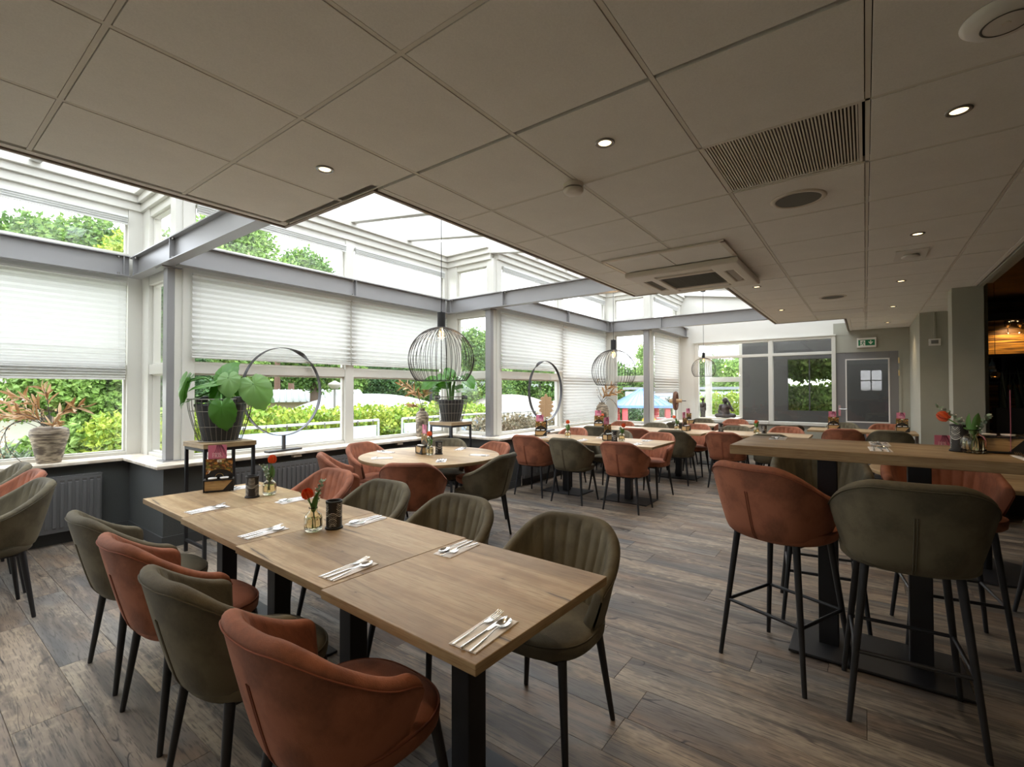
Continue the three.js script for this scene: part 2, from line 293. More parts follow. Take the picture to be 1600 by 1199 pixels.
// ---------- window wall ----------
const FB = 0.70, GB = 0.765, T0 = 1.555, T1 = 1.655, H0 = 2.47, H1 = 2.80, C1 = 3.18;
let wn = 0;
function windowRun(axis, c, a, b, posts, opts = {}) {   // axis 'z': plane x=c from z=a to b (a>b); axis 'x': plane z=c from x=a to b (a<b)
  const w = struct('window_' + (++wn)), lo = Math.min(a, b), hi = Math.max(a, b);
  const B = (p, q, y0, y1, t0 = -0.05, t1 = 0.06, r = 0.004) => (axis === 'z' ? span(c + t0, c + t1, y0, y1, p, q, r) : span(p, q, y0, y1, c + t0, c + t1, r));
  for (const [p, q] of posts) part('frame_post', B(p, q, FB, C1 + 0.085), M.frame, w);
  const edges = posts.map((p) => [Math.min(...p), Math.max(...p)]).sort((p, q) => p[0] - q[0]);
  for (let i = 0; i + 1 < edges.length; i++) {
    const p = edges[i][1], q = edges[i + 1][0];
    part('bottom_rail', B(p, q, FB, GB, -0.05, 0.05), M.frame, w); part('transom', B(p, q, T0, T1, -0.05, 0.05), M.frame, w);
    part('head_rail', B(p, q, H0, H1, -0.05, 0.055), M.frame, w); part('top_rail', B(p, q, C1, C1 + 0.08, -0.05, 0.05), M.frame, w);
    const beads = []; for (const [y0, y1] of [[GB, T0], [T1, H0], [H1, C1]]) { beads.push(B(p, p + 0.018, y0, y1, -0.02, 0.02, 0), B(q - 0.018, q, y0, y1, -0.02, 0.02, 0), B(p + 0.018, q - 0.018, y0, y0 + 0.015, -0.02, 0.02, 0), B(p + 0.018, q - 0.018, y1 - 0.015, y1, -0.02, 0.02, 0)); }
    part('glazing_bead', mg(beads), M.frame, w);
    for (const [y0, y1] of [[GB, T0], [T1, H0], [H1, C1]]) part('pane', B(p + 0.012, q - 0.012, y0 + 0.01, y1 - 0.01, -0.003, 0.003, 0), M.pane, w);
  }
  part('ring_beam', mg(B(lo, hi, C1 + 0.08, C1 + 0.16, -0.05, 0.085), B(lo, hi, C1 + 0.16, C1 + 0.23, -0.05, 0.12), B(lo, hi, C1 + 0.23, C1 + 0.42, -0.05, 0.16)), M.frame, w);
  return w;
}
windowRun('z', SEG[0].X, 3.6, -1.7, [[3.6, 3.5], [1.92, 1.80], [0.22, 0.10], [-1.52, -1.7]]);
windowRun('z', SEG[1].X, -1.7, -5.27, [[-1.7, -1.80], [-3.44, -3.56], [-5.15, -5.27]]);
windowRun('z', SEG[2].X, -5.27, -8.85, [[-5.27, -5.38], [-7.0, -7.12], [-8.73, -8.85]]);
windowRun('z', SEG[3].X, -8.85, -10.65, [[-8.85, -8.96], [-10.4, -10.65]]);
for (let i = 0; i < 3; i++) { const z = SEG[i].zB, x0 = SEG[i].X, x1 = SEG[i + 1].X; windowRun('x', z, x0, x1, [[x0 - 0.05, x0 + 0.26], [x1 - 0.085, x1 + 0.045]]); }
// knee walls, skirting, sills
SEG.forEach((s, i) => {
  const zA = i ? s.zA - 0.0551 : s.zA, zB = i < 3 ? s.zB + 0.2 : s.zB, gs = [span(s.X - 0.06, s.X + 0.25, 0, FB, zB - (i < 3 ? 0.255 : 0), zA)];
  const w = struct('wall_left_' + (i + 1), metreUV(gs[0]), M.darkWall);
  if (i < 3) struct('wall_return_' + (i + 1), metreUV(span(s.X + 0.25, SEG[i + 1].X + 0.25, 0, FB, s.zB - 0.055, s.zB + 0.2)), M.darkWall);
  const sk = [span(s.X + 0.25, s.X + 0.262, 0, 0.1, zB, i ? s.zA + 0.2 : s.zA)]; if (i < 3) sk.push(span(s.X + 0.25, SEG[i + 1].X + 0.262, 0, 0.1, s.zB + 0.2, s.zB + 0.212));
  struct('baseboard_' + (i + 1), mg(sk), M.darkSkirt);
  const sill = [span(s.X + 0.05, s.X + 0.32, 0.703, 0.735, i < 3 ? s.zB + 0.27 : s.zB, i ? s.zA + 0.05 : s.zA, 0.008)];
  if (i < 3) sill.push(span(s.X + 0.05, SEG[i + 1].X + 0.32, 0.703, 0.735, s.zB + 0.05, s.zB + 0.27, 0.008));
  const so = struct('window_sill_' + (i + 1), mg(sill.map((g) => metreUV(g, true))), M.sill);
  const br = []; for (let z = zA - 0.9; z > zB + 0.2; z -= 1.4) br.push(span(s.X + 0.25, s.X + 0.3, 0.675, 0.703, z - 0.09, z + 0.0)); if (br.length) part('sill_bracket', mg(br), M.sill, so);
});
// ---------- steel: I-beams, columns ----------
function iBeam(L) {
  const s = new THREE.Shape(), b = 0.05, h = 0.1025, t = 0.009, w = 0.004;
  [[-b, -h], [b, -h], [b, -h + t], [w, -h + t], [w, h - t], [b, h - t], [b, h], [-b, h], [-b, h - t], [-w, h - t], [-w, -h + t], [-b, -h + t]].forEach((p, i) => (i ? s.lineTo(...p) : s.moveTo(...p)));
  return new THREE.ExtrudeGeometry(s, { depth: L, bevelEnabled: false });
}
const BY = 2.6425;
const boltG = new THREE.CylinderGeometry(0.012, 0.012, 0.016, 6);
function steelBeam(axis, c, a, b, label, plates = []) {
  const L = Math.abs(b - a), g = iBeam(L); if (axis === 'z') g.translate(c, BY, Math.min(a, b)); else { g.rotateY(Math.PI / 2); g.translate(Math.min(a, b), BY, c); }
  const o = struct(label, g, M.steel);
  for (const p of plates) {
    part('stiffener_plate', axis === 'z' ? bx(0.094, 0.187, 0.008, c, BY, p) : bx(0.008, 0.187, 0.094, p, BY, c), M.steel, o);
    for (const s of [-1, 1]) for (const q of [-0.03, 0.03]) { const m = part('bolt', boltG, M.bolt, o); axis === 'z' ? m.position.set(c + q, BY + s * 0.0945 - s * 0.012, p + 0.04 * (q > 0 ? 1 : -1)) : m.position.set(p + 0.04 * (q > 0 ? 1 : -1), BY + s * 0.0945 - s * 0.012, c + q); }
  }
  return o;
}
SEG.forEach((s, i) => steelBeam('z', s.X + 0.17, i ? s.zA + 0.08 : 3.6, i < 3 ? s.zB + 0.2 : -10.65, 'steel_beam_' + (i + 1), i < 3 ? [(Math.min(s.zA, 3.6) + s.zB) / 2 - (i ? 0 : 0.9), s.zB + 0.25] : [-10.55]));
for (let i = 0; i < 3; i++) {
  const z = SEG[i].zB, x0 = SEG[i].X; steelBeam('x', z + 0.14, x0 + 0.13, EDGE[i + 1].x + 0.25, 'steel_beam_' + (5 + i), [x0 + 0.24, SEG[i + 1].X + 0.3]);
  const cx = SEG[i + 1].X - 0.01, cz = z + 0.07, c = struct('steel_column_' + (i + 1), span(cx - 0.05, cx + 0.05, 0.744, 2.534, cz - 0.05, cz + 0.05, 0.006), M.steel);
  part('base_plate', span(cx - 0.09, cx + 0.08, 0.7345, 0.744, cz - 0.1, cz + 0.08), M.steel, c); part('top_plate', span(cx - 0.09, cx + 0.08, 2.529, 2.5395, cz - 0.06, cz + 0.1), M.steel, c);
}
// ---------- glass roof over the window strip ----------
SEG.forEach((s, i) => {
  const e = EDGE[i], roof = struct('glass_roof_' + (i + 1)), y0 = 3.48, sl = -0.144, zA = s.zA, zB = s.zB, L = e.x - s.X, a = Math.atan(sl), len = L / Math.cos(a);
  const put = (g) => { g.rotateZ(a); g.translate(s.X, y0, 0); return g; };
  const n = Math.max(2, Math.round((zA - zB) / 0.9)), st = (zA - zB) / n;
  for (let k = 0; k <= n; k++) { const z = zA - st * k; part('roof_joist', put(bx(len, 0.34, 0.08, len / 2, 0.17, k === 0 ? z - 0.04 : k === n ? z + 0.04 : z, 0.006)), M.roofWhite, roof); }
  for (let k = 0; k < n; k++) part('pane', put(bx(len + 0.1, 0.008, st - 0.02, len / 2, 0.352, zA - st * (k + 0.5))), M.pane, roof);
  for (let k = 0; k < n; k++) part('blocking', put(bx(0.04, 0.2, st - 0.085, len * 0.5, 0.24, zA - st * (k + 0.5))), M.roofWhite, roof);
  const bh = [span(e.x + 0.022, e.x + 0.06, CEIL + 0.03, 3.75, e.zB, e.zA)]; if (i) bh.push(span(EDGE[i - 1].x + 0.022, e.x + 0.06, CEIL + 0.03, 3.75, e.zA + 0.022, e.zA + 0.06));
  part('bulkhead', mg(bh), M.roofWhite, roof);
  if (i < 3) part('step_fascia', span(s.X - 0.02, SEG[i + 1].X + 0.1, 3.45, 3.9, zB - 0.06, zB + 0.06), M.roofWhite, roof);
});
// ---------- back wall, door, right side, bar room shell ----------
{
  const z = -10.65, zb = -10.8;
  const bw = struct('wall_back', mg(span(-3.45, -2.95, 0, 3.8, zb, z), span(-2.95, 0.62, 2.395, 3.8, zb, z)).translate(0, 0, 0), M.white);
  part('lower_wall', mg([span(-2.95, -0.44, 0, 0.70, zb, z), span(0.5, 0.64, 0, 2.395, zb, z), span(-0.44, 0.5, 2.085, 2.395, zb, z), span(-0.47, 0.62, 2.395, 2.62, zb, z + 0.004)].map((g) => metreUV(g))), M.sage, bw);
  const w = struct('window_' + (++wn)); const B = (x0, x1, y0, y1, t = 0.05) => span(x0, x1, y0, y1, z - 0.09, z + t, 0.004);
  for (const [x0, x1] of [[-2.97, -2.9], [-1.55, -1.47], [-0.5, -0.435]]) part('frame_post', B(x0, x1, 0.70, 2.395, 0.03), M.frame, w);
  for (const [x0, x1] of [[-2.9, -1.55], [-1.47, -0.5]]) {
    part('bottom_rail', B(x0, x1, 0.70, 0.76), M.frame, w); part('transom', B(x0, x1, 2.055, 2.11, 0.03), M.frame, w); part('top_rail', B(x0, x1, 2.35, 2.395, 0.03), M.frame, w);
    part('pane', span(x0, x1, 0.76, 2.055, z - 0.03, z - 0.024), M.pane, w); part('pane', span(x0, x1, 2.11, 2.35, z - 0.03, z - 0.024), M.pane, w);
  }
  part('head_moulding', span(-3.0, -0.43, 2.395, 2.415, z, z + 0.05), M.frame, w);
  // door
  const d = struct('door_1', mg(span(-0.43, -0.29, 0.005, 2.07, z - 0.05, z, 0.003), span(0.345, 0.47, 0.005, 2.07, z - 0.05, z, 0.003), span(-0.29, 0.345, 1.95, 2.07, z - 0.05, z), span(-0.29, 0.345, 0.005, 0.79, z - 0.05, z)), M.doorGrey);
  part('glazing_bead', mg(span(-0.292, -0.272, 0.79, 1.95, z - 0.04, z + 0.008), span(0.327, 0.347, 0.79, 1.95, z - 0.04, z + 0.008), span(-0.272, 0.327, 1.93, 1.95, z - 0.04, z + 0.008), span(-0.272, 0.327, 0.79, 0.81, z - 0.04, z + 0.008)), M.plasticW, d);
  part('pane', span(-0.272, 0.327, 0.81, 1.93, z - 0.03, z - 0.024), M.pane, d);
  part('door_frame', mg(span(-0.437, -0.43, 0, 2.085, z - 0.09, z + 0.01), span(0.47, 0.505, 0, 2.085, z - 0.09, z + 0.012), span(-0.43, 0.47, 2.07, 2.085, z - 0.09, z + 0.01)), M.sage, d);
  const h = part('door_handle', mg(bar(V(-0.385, 1.03, z), V(-0.385, 1.03, z + 0.05), 0.009), bar(V(-0.39, 1.03, z + 0.048), V(-0.27, 1.03, z + 0.05), 0.009)), M.chrome, d);
  part('escutcheon', span(-0.405, -0.365, 0.9, 1.1, z, z + 0.006, 0.002), M.chrome, d);
  for (const y of [0.95, 1.68, 1.9]) part('hinge', bar(V(0.474, y - 0.05, z + 0.012), V(0.474, y + 0.05, z + 0.012), 0.01), M.brass, d);
  // right-hand return, pillar
  const r1 = struct('wall_right_1', metreUV(span(0.62, 1.0, 0, CEIL + 0.03, -10.8, -8.77)), M.sage);
  const p2 = struct('wall_pillar', metreUV(span(0.745, 0.993, 0, CEIL + 0.02, -7.12, -6.83, 0.004)), M.sage);
  struct('baseboard_6', mg(span(0.74, 0.998, 0, 0.08, -7.12, -6.822), span(0.612, 0.935, 0, 0.08, -8.77, -8.762)), M.sageDark);
  // dark passage between them and the bar room behind
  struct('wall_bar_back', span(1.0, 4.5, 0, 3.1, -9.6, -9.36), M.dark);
  struct('wall_right_2', mg(span(4.5, 4.65, -0.1, 3.2, -11.7, 3.6)), M.sageDark);
  const bc = struct('ceiling_bar', metreUV(span(1.0, 4.5, 2.62, 2.7, -9.4, 3.6)), M.darkWood);
  struct('wall_partition', metreUV(span(0.99, 1.06, 0, 3.2, -9.4, -7.1)), M.sageDark);
  struct('wall_front', mg(span(-6.2, -0.15, 0, 3.95, 3.6, 3.75), span(0.55, 4.6, 0, 3.95, 3.6, 3.75), span(-0.15, 0.55, 0, 1.35, 3.6, 3.75), span(-0.15, 0.55, 2.2, 3.95, 3.6, 3.75)), M.sage);
  const w2 = struct('window_' + (++wn)); part('pane', span(-0.15, 0.55, 1.35, 2.2, 3.66, 3.668), M.pane, w2); part('frame_post', mg(span(0.18, 0.22, 1.35, 2.2, 3.62, 3.7), span(-0.15, 0.55, 1.75, 1.79, 3.63, 3.69)), M.frame, w2);
  struct('roof_slab', mg(span(-3.0, 4.65, 3.75, 3.9, -1.6, 3.75), span(-2.07, 4.65, 3.75, 3.9, -5.2, -1.6), span(-1.12, 4.65, 3.75, 3.9, -8.78, -5.2), span(-0.2, 4.65, 3.75, 3.9, -10.8, -8.78)), M.white);
  // annex beyond the glazed screen
  const ax = struct('wall_annex', mg(span(-2.2, -1.32, 0, 2.7, -11.65, -11.55), span(-1.32, -0.54, 0, 0.95, -11.65, -11.55), span(-1.32, -0.54, 2.03, 2.7, -11.65, -11.55), span(-0.54, 1.0, 0, 2.7, -11.65, -11.55), span(1.0, 1.1, 0, 2.7, -11.65, -10.8)), M.panelGrey);
  part('annex_roof', span(-3.4, 1.1, 2.62, 2.63, -11.7, -10.8), M.pane, ax);
  part('parapet', mg(span(-3.33, -2.2, 0, 0.74, -11.65, -11.55), span(-3.38, -3.3, 0, 0.74, -11.65, -10.8)), M.white, ax);
  part('window_board', span(-3.3, -2.2, 0.74, 0.77, -11.55, -11.0, 0.005), M.sill, ax); part('board_front', span(-3.3, -2.2, 0, 0.74, -11.08, -11.0), M.white, ax);
  const w3 = struct('window_' + (++wn)), A = (x0, x1, y0, y1) => span(x0, x1, y0, y1, -11.65, -11.55, 0.004);
  part('frame_post', mg(A(-3.38, -3.25, 0.74, 2.62), A(-3.0, -2.87, 0.74, 2.62), A(-2.27, -2.2, 0.74, 2.62)), M.frame, w3); part('transom', A(-2.87, -2.27, 1.57, 1.68), M.frame, w3); part('top_rail', A(-2.87, -2.27, 2.4, 2.62), M.frame, w3); part('bottom_rail', A(-2.87, -2.27, 0.74, 0.81), M.frame, w3);
  for (const [y0, y1] of [[0.81, 1.57], [1.68, 2.4]]) part('pane', span(-2.87, -2.27, y0, y1, -11.61, -11.604), M.pane, w3);
  part('pane', span(-3.25, -3.0, 0.74, 2.62, -11.61, -11.604), M.pane, w3); part('pane', span(-3.345, -3.34, 0.74, 2.62, -11.55, -10.8), M.pane, w3);
  part('pane', span(-1.32, -0.54, 0.95, 2.03, -11.61, -11.604), M.pane, w3); part('mullion', span(-0.94, -0.92, 0.95, 2.03, -11.63, -11.57), M.panelGrey, w3);
}
// radiators under the sills
function radiator(x, z0, z1, y0, y1, label) {
  const L = z0 - z1, o = thing('radiator', label, 'radiator', [x, y0, (z0 + z1) / 2], 0, 'panel radiators under the window sills'), h = y1 - y0;
  part('panel', bx(0.05, h - 0.03, L, 0, h / 2, 0, 0.006), M.radiator, o);
  const ribs = [], slots = []; const n = Math.round(L / 0.05);
  for (let k = 0; k < n; k++) { const z = -L / 2 + (k + 0.5) * L / n; ribs.push(bx(0.012, h - 0.12, 0.026, 0.028, h / 2, z, 0.004)); slots.push(bx(0.006, 0.012, 0.03, 0.0245, h - 0.045, z)); }
  part('fin', mg(ribs), M.radiator, o); part('slot', mg(slots), M.slot, o).userData.kind = 'stuff';
  const gr = [bx(0.004, 0.012, L, 0.024, h - 0.009, 0), bx(0.004, 0.012, L, -0.024, h - 0.009, 0)]; for (let k = 0; k < n; k++) gr.push(bx(0.05, 0.006, 0.008, 0, h - 0.01, -L / 2 + (k + 0.5) * L / n));
  part('top_grille', mg(gr), M.radiator, o);
  part('pipe', mg(bar(V(0, -y0, L / 2 + 0.04), V(0, 0.06, L / 2 + 0.04), 0.007), bar(V(0, 0.06, L / 2 + 0.04), V(0, 0.06, L / 2 - 0.01), 0.009)), M.chrome, o);
  part('bracket', mg(bx(0.05, 0.03, 0.04, -0.04, h - 0.06, L / 3), bx(0.05, 0.03, 0.04, -0.04, h - 0.06, -L / 3)), M.radiator, o);
}
radiator(-5.825, 0.6, -1.27, 0.1, 0.62, 'grey ribbed panel radiator under the window sill at the far left');
radiator(-4.885, -1.95, -4.5, 0.1, 0.64, 'grey ribbed panel radiator behind the plant stand and the round table');
radiator(-3.95, -5.55, -8.1, 0.1, 0.6, 'dark grey panel radiator behind the second row of tables');
// pleated blinds
function blind(x, z0, z1, y1, y0, label, stack = 5) {
  const o = thing('pleated_blind', label, 'blind', [x, y0, (z0 + z1) / 2]), L = z0 - z1, top = y1 - y0, pts = []; let y = 0.016;
  const low = stack; let k = 0; pts.push([0, y]);
  while (y < top - 0.02) { y += k < low ? 0.014 : 0.026; pts.push([(k % 2 ? -1 : 1) * (k < low * 2 ? 0.016 : 0.007), Math.min(y, top - 0.012)]); k++; }
  const pos = [], th = 0.001; const n = pts.length;
  for (let i = 0; i + 1 < n; i++) for (const dx of [th, -th]) { const a = pts[i], b = pts[i + 1]; const q = [[a[0] + dx, a[1], L / 2], [a[0] + dx, a[1], -L / 2], [b[0] + dx, b[1], -L / 2], [b[0] + dx, b[1], L / 2]]; for (const v of (dx > 0 ? [0, 1, 2, 0, 2, 3] : [0, 2, 1, 0, 3, 2])) pos.push(...q[v]); }
  const g = new THREE.BufferGeometry(); g.setAttribute('position', new THREE.Float32BufferAttribute(pos, 3)); g.computeVertexNormals();
  part('pleated_fabric', g, M.blind, o); part('head_rail', bx(0.03, 0.022, L, 0, top, 0, 0.003), M.blindRail, o); part('bottom_rail', bx(0.024, 0.018, L, 0, 0.009, 0, 0.004), M.blindRail, o);
  part('cord', mg(bar(V(0.02, 0.02, L / 2 - 0.06), V(0.02, top, L / 2 - 0.06), 0.0012, 0.0012, 5), bar(V(0.02, 0.02, -L / 2 + 0.06), V(0.02, top, -L / 2 + 0.06), 0.0012, 0.0012, 5)), M.blindRail, o);
}
const XO = 0.085;
blind(SEG[0].X + XO, 0.09, -1.50, 2.5, 1.50, 'white pleated blind half lowered above the vase with dried leaves', 8);
blind(SEG[0].X + XO, 1.79, 0.23, 2.5, 1.50, 'white pleated blind in the bay beside the camera, beyond the left edge', 8);
blind(SEG[1].X + XO, -1.77, -3.49, 2.5, 1.70, 'white pleated blind above the near iron ring sculpture');
blind(SEG[1].X + XO, -3.51, -5.18, 2.5, 1.70, 'white pleated blind behind the nearest cage pendant lamp');
blind(SEG[2].X + XO, -5.34, -7.05, 2.5, 1.70, 'white pleated blind above the carved leaf and far ring sculpture');
blind(SEG[2].X + XO, -7.07, -8.76, 2.5, 0.80, 'white pleated blind lowered almost to the sill beside the far vase');
blind(SEG[3].X + XO, -8.92, -10.38, 2.5, 1.32, 'white pleated blind above the rusty wheel sculpture');
function upBlind(x, z0, z1, label) { const L = z0 - z1, o = thing('raised_blind', label, 'blind', [x, 3.1, (z0 + z1) / 2]); const gs = []; for (let k = 0; k < 6; k++) gs.push(bx(0.03, 0.008, L, (k % 2) * 0.006, 0.014 + k * 0.0105, 0)); part('folded_pleats', mg(gs), M.blind, o); part('bottom_rail', bx(0.026, 0.012, L, 0, 0.004, 0), M.blindRail, o); part('head_rail', bx(0.034, 0.018, L, 0, 0.081, 0), M.blindRail, o); }
upBlind(SEG[0].X + 0.07, 0.09, -1.51, 'folded white blind at the top of the left high window');
upBlind(SEG[1].X + 0.07, -1.81, -3.43, 'folded white blind at the top of the high window over the near ring');
upBlind(SEG[1].X + 0.07, -3.57, -5.14, 'folded white blind at the top of the high window behind the lamp cable');
upBlind(SEG[2].X + 0.07, -5.39, -6.99, 'folded white blind of the high window just past the second steel beam');
upBlind(SEG[2].X + 0.07, -7.13, -8.72, 'folded white blind of the high window left of the second cage lamp');
upBlind(SEG[3].X + 0.07, -8.97, -10.38, 'folded white blind of the farthest high window by the back wall');
struct('terrace', metreUV(mg(span(-8.6, -6.22, GY_T - 0.2, GY_T, -1.8, 6), span(-8.6, -5.3, GY_T - 0.2, GY_T, -5.3, -1.8), span(-8.2, -4.4, GY_T - 0.2, GY_T, -8.9, -5.3), span(-8, -3.5, GY_T - 0.2, GY_T, -11.6, -8.9))), std({ color: lc(0.72, 0.7, 0.66), roughness: 0.9, map: plasterMap }));
// ---------- tub chairs and bar stools ----------
const planT = [[0, -0.34], [0.09, -0.333], [0.17, -0.305], [0.23, -0.25], [0.262, -0.17], [0.274, -0.08], [0.27, 0.02]];
const planB = [[0, -0.235], [0.07, -0.232], [0.13, -0.217], [0.178, -0.18], [0.205, -0.12], [0.213, -0.05], [0.212, 0.0]];
const fullPlan = (h) => new THREE.CatmullRomCurve3([...h.slice(1).reverse().map((p) => V(-p[0], 0, p[1])), ...h.map((p) => V(p[0], 0, p[1]))], false, 'centripetal');
const cT = fullPlan(planT), cB = fullPlan(planB);
function shellParts(yb0, yt0, drop) {
  const nU = 121, rows = [], NO = 12, NR = 7, NI = 14;
  const yTop = (a) => { const e = clamp((a - 0.9) / 0.1); return yt0 - drop * sstep(0.22, 0.97, a) - 0.055 * (1 - Math.sqrt(1 - e * e)); };
  const yBot = (a) => yb0 + 0.03 * a * a;
  const outer = (s, t) => { const a = Math.abs(2 * s - 1), pT = cT.getPointAt(s), pB = cB.getPointAt(s), k = Math.pow(t, 0.82), tg = cT.getTangentAt(s), n = V(-tg.z, 0, tg.x).negate(); const p = pB.lerp(pT, k); const w = t < 0.14 ? 0.028 * (1 - Math.sqrt(1 - Math.pow(1 - t / 0.14, 2))) : 0; return { p: p.addScaledVector(n, -w), n, a }; };
  const piping = [];
  for (let i = 0; i < nU; i++) {
    const s = i / (nU - 1), row = [], q1 = outer(s, 1), a = q1.a, e = clamp((a - 0.93) / 0.07), th = 0.046 * Math.sqrt(1 - e * e * 0.985) + 0.002, yt = yTop(a), y0 = yBot(a), yr = yt - th / 2;
    let vv = 0, last = null; const push = (p, y) => { const c = V(p.x, y, p.z); if (last) vv += c.distanceTo(last); last = c; row.push([c, vv]); };
    for (let j = 0; j <= NO; j++) { const t = j / NO, q = outer(s, t); push(q.p, mix(y0, yr, t)); }
    for (let j = 1; j < NR; j++) { const g = Math.PI * j / NR; push(q1.p.clone().addScaledVector(q1.n, -(th / 2) * (1 - Math.cos(g))), yr + (th / 2) * Math.sin(g)); }
    for (let j = 0; j <= NI; j++) {
      const t = 1 - j / NI, q = outer(s, Math.max(t, 0.14)); let r = 0;
      if (a < 0.47) { const ph = (2 * s - 1) / 0.47 * 3.5 + 0.5; r = (0.011 * Math.sqrt(Math.abs(Math.sin(Math.PI * ph))) - 0.004) * sstep(1.0, 0.93, t); }
      push(q.p.addScaledVector(q.n, -(th + r + 0.012 * sstep(0.9, 0.2, t) * (1 - e))), mix(y0 + 0.01, yr, t));
    }
    row.push([row[0][0].clone(), vv + 0.04]); rows.push(row);
    if (a < 0.995) piping.push(q1.p.clone().addScaledVector(q1.n, 0.0012).setY(yr - 0.004));
  }
  const m = rows[0].length, pos = [], uv = [], idx = []; let U = 0;
  rows.forEach((row, i) => { if (i) U += row[NO][0].distanceTo(rows[i - 1][NO][0]); row.forEach(([c, v]) => { pos.push(c.x, c.y, c.z); uv.push(U, v); }); });
  for (let i = 0; i + 1 < rows.length; i++) for (let j = 0; j + 1 < m; j++) { const a = i * m + j, b = a + m; idx.push(a, a + 1, b, b, a + 1, b + 1); }
  const g = new THREE.BufferGeometry(); g.setAttribute('position', new THREE.Float32BufferAttribute(pos, 3)); g.setAttribute('uv', new THREE.Float32BufferAttribute(uv, 2)); g.setIndex(idx); g.computeVertexNormals();
  const back = []; for (const dx of [-0.006, 0.006]) { const pts = []; for (let k = 0; k <= 8; k++) { const t = 0.03 + 0.66 * k / 8, q = outer(0.5 + dx / 1.1, t); pts.push(q.p.addScaledVector(q.n, 0.0005).setY(mix(yb0, yt0 - 0.023, t))); } back.push(tube(pts, 0.003, 12, 5)); }
  return { shell: g, piping: tube(piping.filter((_, i) => i % 3 === 0 || i === piping.length - 1), 0.0028, 90, 5), seam: mg(back) };
}
function seatGeo(y0, y1) {
  const prof = [[0, y1 + 0.006], [0.45, y1 + 0.004], [0.75, y1 - 0.002], [0.9, y1 - 0.01], [0.975, y1 - 0.022], [1, y1 - 0.036], [0.985, y0 + 0.016], [0.93, y0 + 0.003], [0.8, y0], [0, y0]], n = 56, pos = [], uv = [], idx = [];
  const P = (r, k) => { const a = k / n * Math.PI * 2, c = Math.cos(a), s = Math.sin(a), f = Math.pow(Math.pow(Math.abs(c), 2.7) + Math.pow(Math.abs(s), 2.7), -1 / 2.7); return [0.236 * r * c * f, 0.225 * r * s * f - 0.01]; };
  prof.forEach(([r, y]) => { for (let k = 0; k <= n; k++) { const [x, z] = P(r, k); pos.push(x, y, z); uv.push(x + 0.3, z + (y < y1 - 0.03 ? 0.4 - y : 0)); } });
  for (let i = 0; i + 1 < prof.length; i++) for (let k = 0; k < n; k++) { const a = i * (n + 1) + k, b = a + n + 1; idx.push(a, a + 1, b, a + 1, b + 1, b); }
  const g = new THREE.BufferGeometry(); g.setAttribute('position', new THREE.Float32BufferAttribute(pos, 3)); g.setAttribute('uv', new THREE.Float32BufferAttribute(uv, 2)); g.setIndex(idx); g.computeVertexNormals();
  const ring = []; for (let k = 0; k < 40; k++) { const [x, z] = P(0.985, k * n / 40); ring.push(V(x, y1 - 0.022, z)); }
  return { seat: g, ring: tube(ring, 0.0035, 80, 5, true) };
}
const chairShell = shellParts(0.405, 0.81, 0.165), chairSeat = seatGeo(0.398, 0.478);
const stoolShell = shellParts(0.65, 1.035, 0.15), stoolSeat = seatGeo(0.655, 0.735);
const legOf = (sx, sz) => mg(bar(V(sx * 0.168, 0.405, sz > 0 ? 0.15 : -0.165), V(sx * 0.215, 0.004, sz > 0 ? 0.213 : -0.213), 0.0175, 0.0105, 14), bar(V(sx * 0.215, 0.005, sz > 0 ? 0.213 : -0.213), V(sx * 0.2153, 0, sz > 0 ? 0.2135 : -0.2135), 0.0095, 0.0095, 10));
const stoolLeg = (sx, sz) => bar(V(sx * 0.15, 0.66, sz > 0 ? 0.14 : -0.155), V(sx * 0.2135, 0, sz * 0.2135), 0.0165, 0.0105, 14);
const legG = [[1, 1], [-1, 1], [1, -1], [-1, -1]].map((p) => legOf(...p)), stLegG = [[1, 1], [-1, 1], [1, -1], [-1, -1]].map((p) => stoolLeg(...p));
const frameG = mg(bx(0.34, 0.016, 0.32, 0, 0.39, 0, 0.004)), stFrameG = bx(0.32, 0.016, 0.3, 0, 0.648, 0, 0.004);
const protoC = {}, protoS = {};
function chair(kind, x, z, yawDeg, label, group) {
  const t = yawDeg * D2R;
  if (protoC[kind]) return dup(protoC[kind], label, [x, 0, z], t, group);
  const o = protoC[kind] = thing('tub_chair', label, 'chair', [x, 0, z], t, group);
  part('backrest', chairShell.shell, FAB[kind], o); part('piping', chairShell.piping, SEAM[kind], o); part('back_seam', chairShell.seam, SEAM[kind], o);
  const s = part('seat', chairSeat.seat, FAB[kind], o); part('piping', chairSeat.ring, SEAM[kind], s);
  part('seat_frame', frameG, M.black, o); legG.forEach((g) => part('leg', g, M.leg, o)); return o;
}
function stool(kind, x, z, yawDeg, label, group) {
  const t = yawDeg * D2R;
  if (protoS[kind]) return dup(protoS[kind], label, [x, 0, z], t, group);
  const o = protoS[kind] = thing('bar_stool', label, 'bar stool', [x, 0, z], t, group);
  part('backrest', stoolShell.shell, FAB[kind], o); part('piping', stoolShell.piping, SEAM[kind], o); part('back_seam', stoolShell.seam, SEAM[kind], o);
  const s = part('seat', stoolSeat.seat, FAB[kind], o); part('piping', stoolSeat.ring, SEAM[kind], s);
  part('seat_frame', stFrameG, M.black, o); stLegG.forEach((g) => part('leg', g, M.leg, o));
  const at = (sx, sz) => V(sx, 0.66, sz > 0 ? 0.14 : -0.155).setX(sx * 0.15).lerp(V(sx * 0.2135, 0, sz * 0.2135), (0.66 - 0.29) / 0.66), c = [at(1, 1), at(-1, 1), at(-1, -1), at(1, -1)];
  for (let k = 0; k < 4; k++) part('footrest_bar', bar(c[k], c[(k + 1) % 4], 0.0085), M.leg, o);
  return o;
}
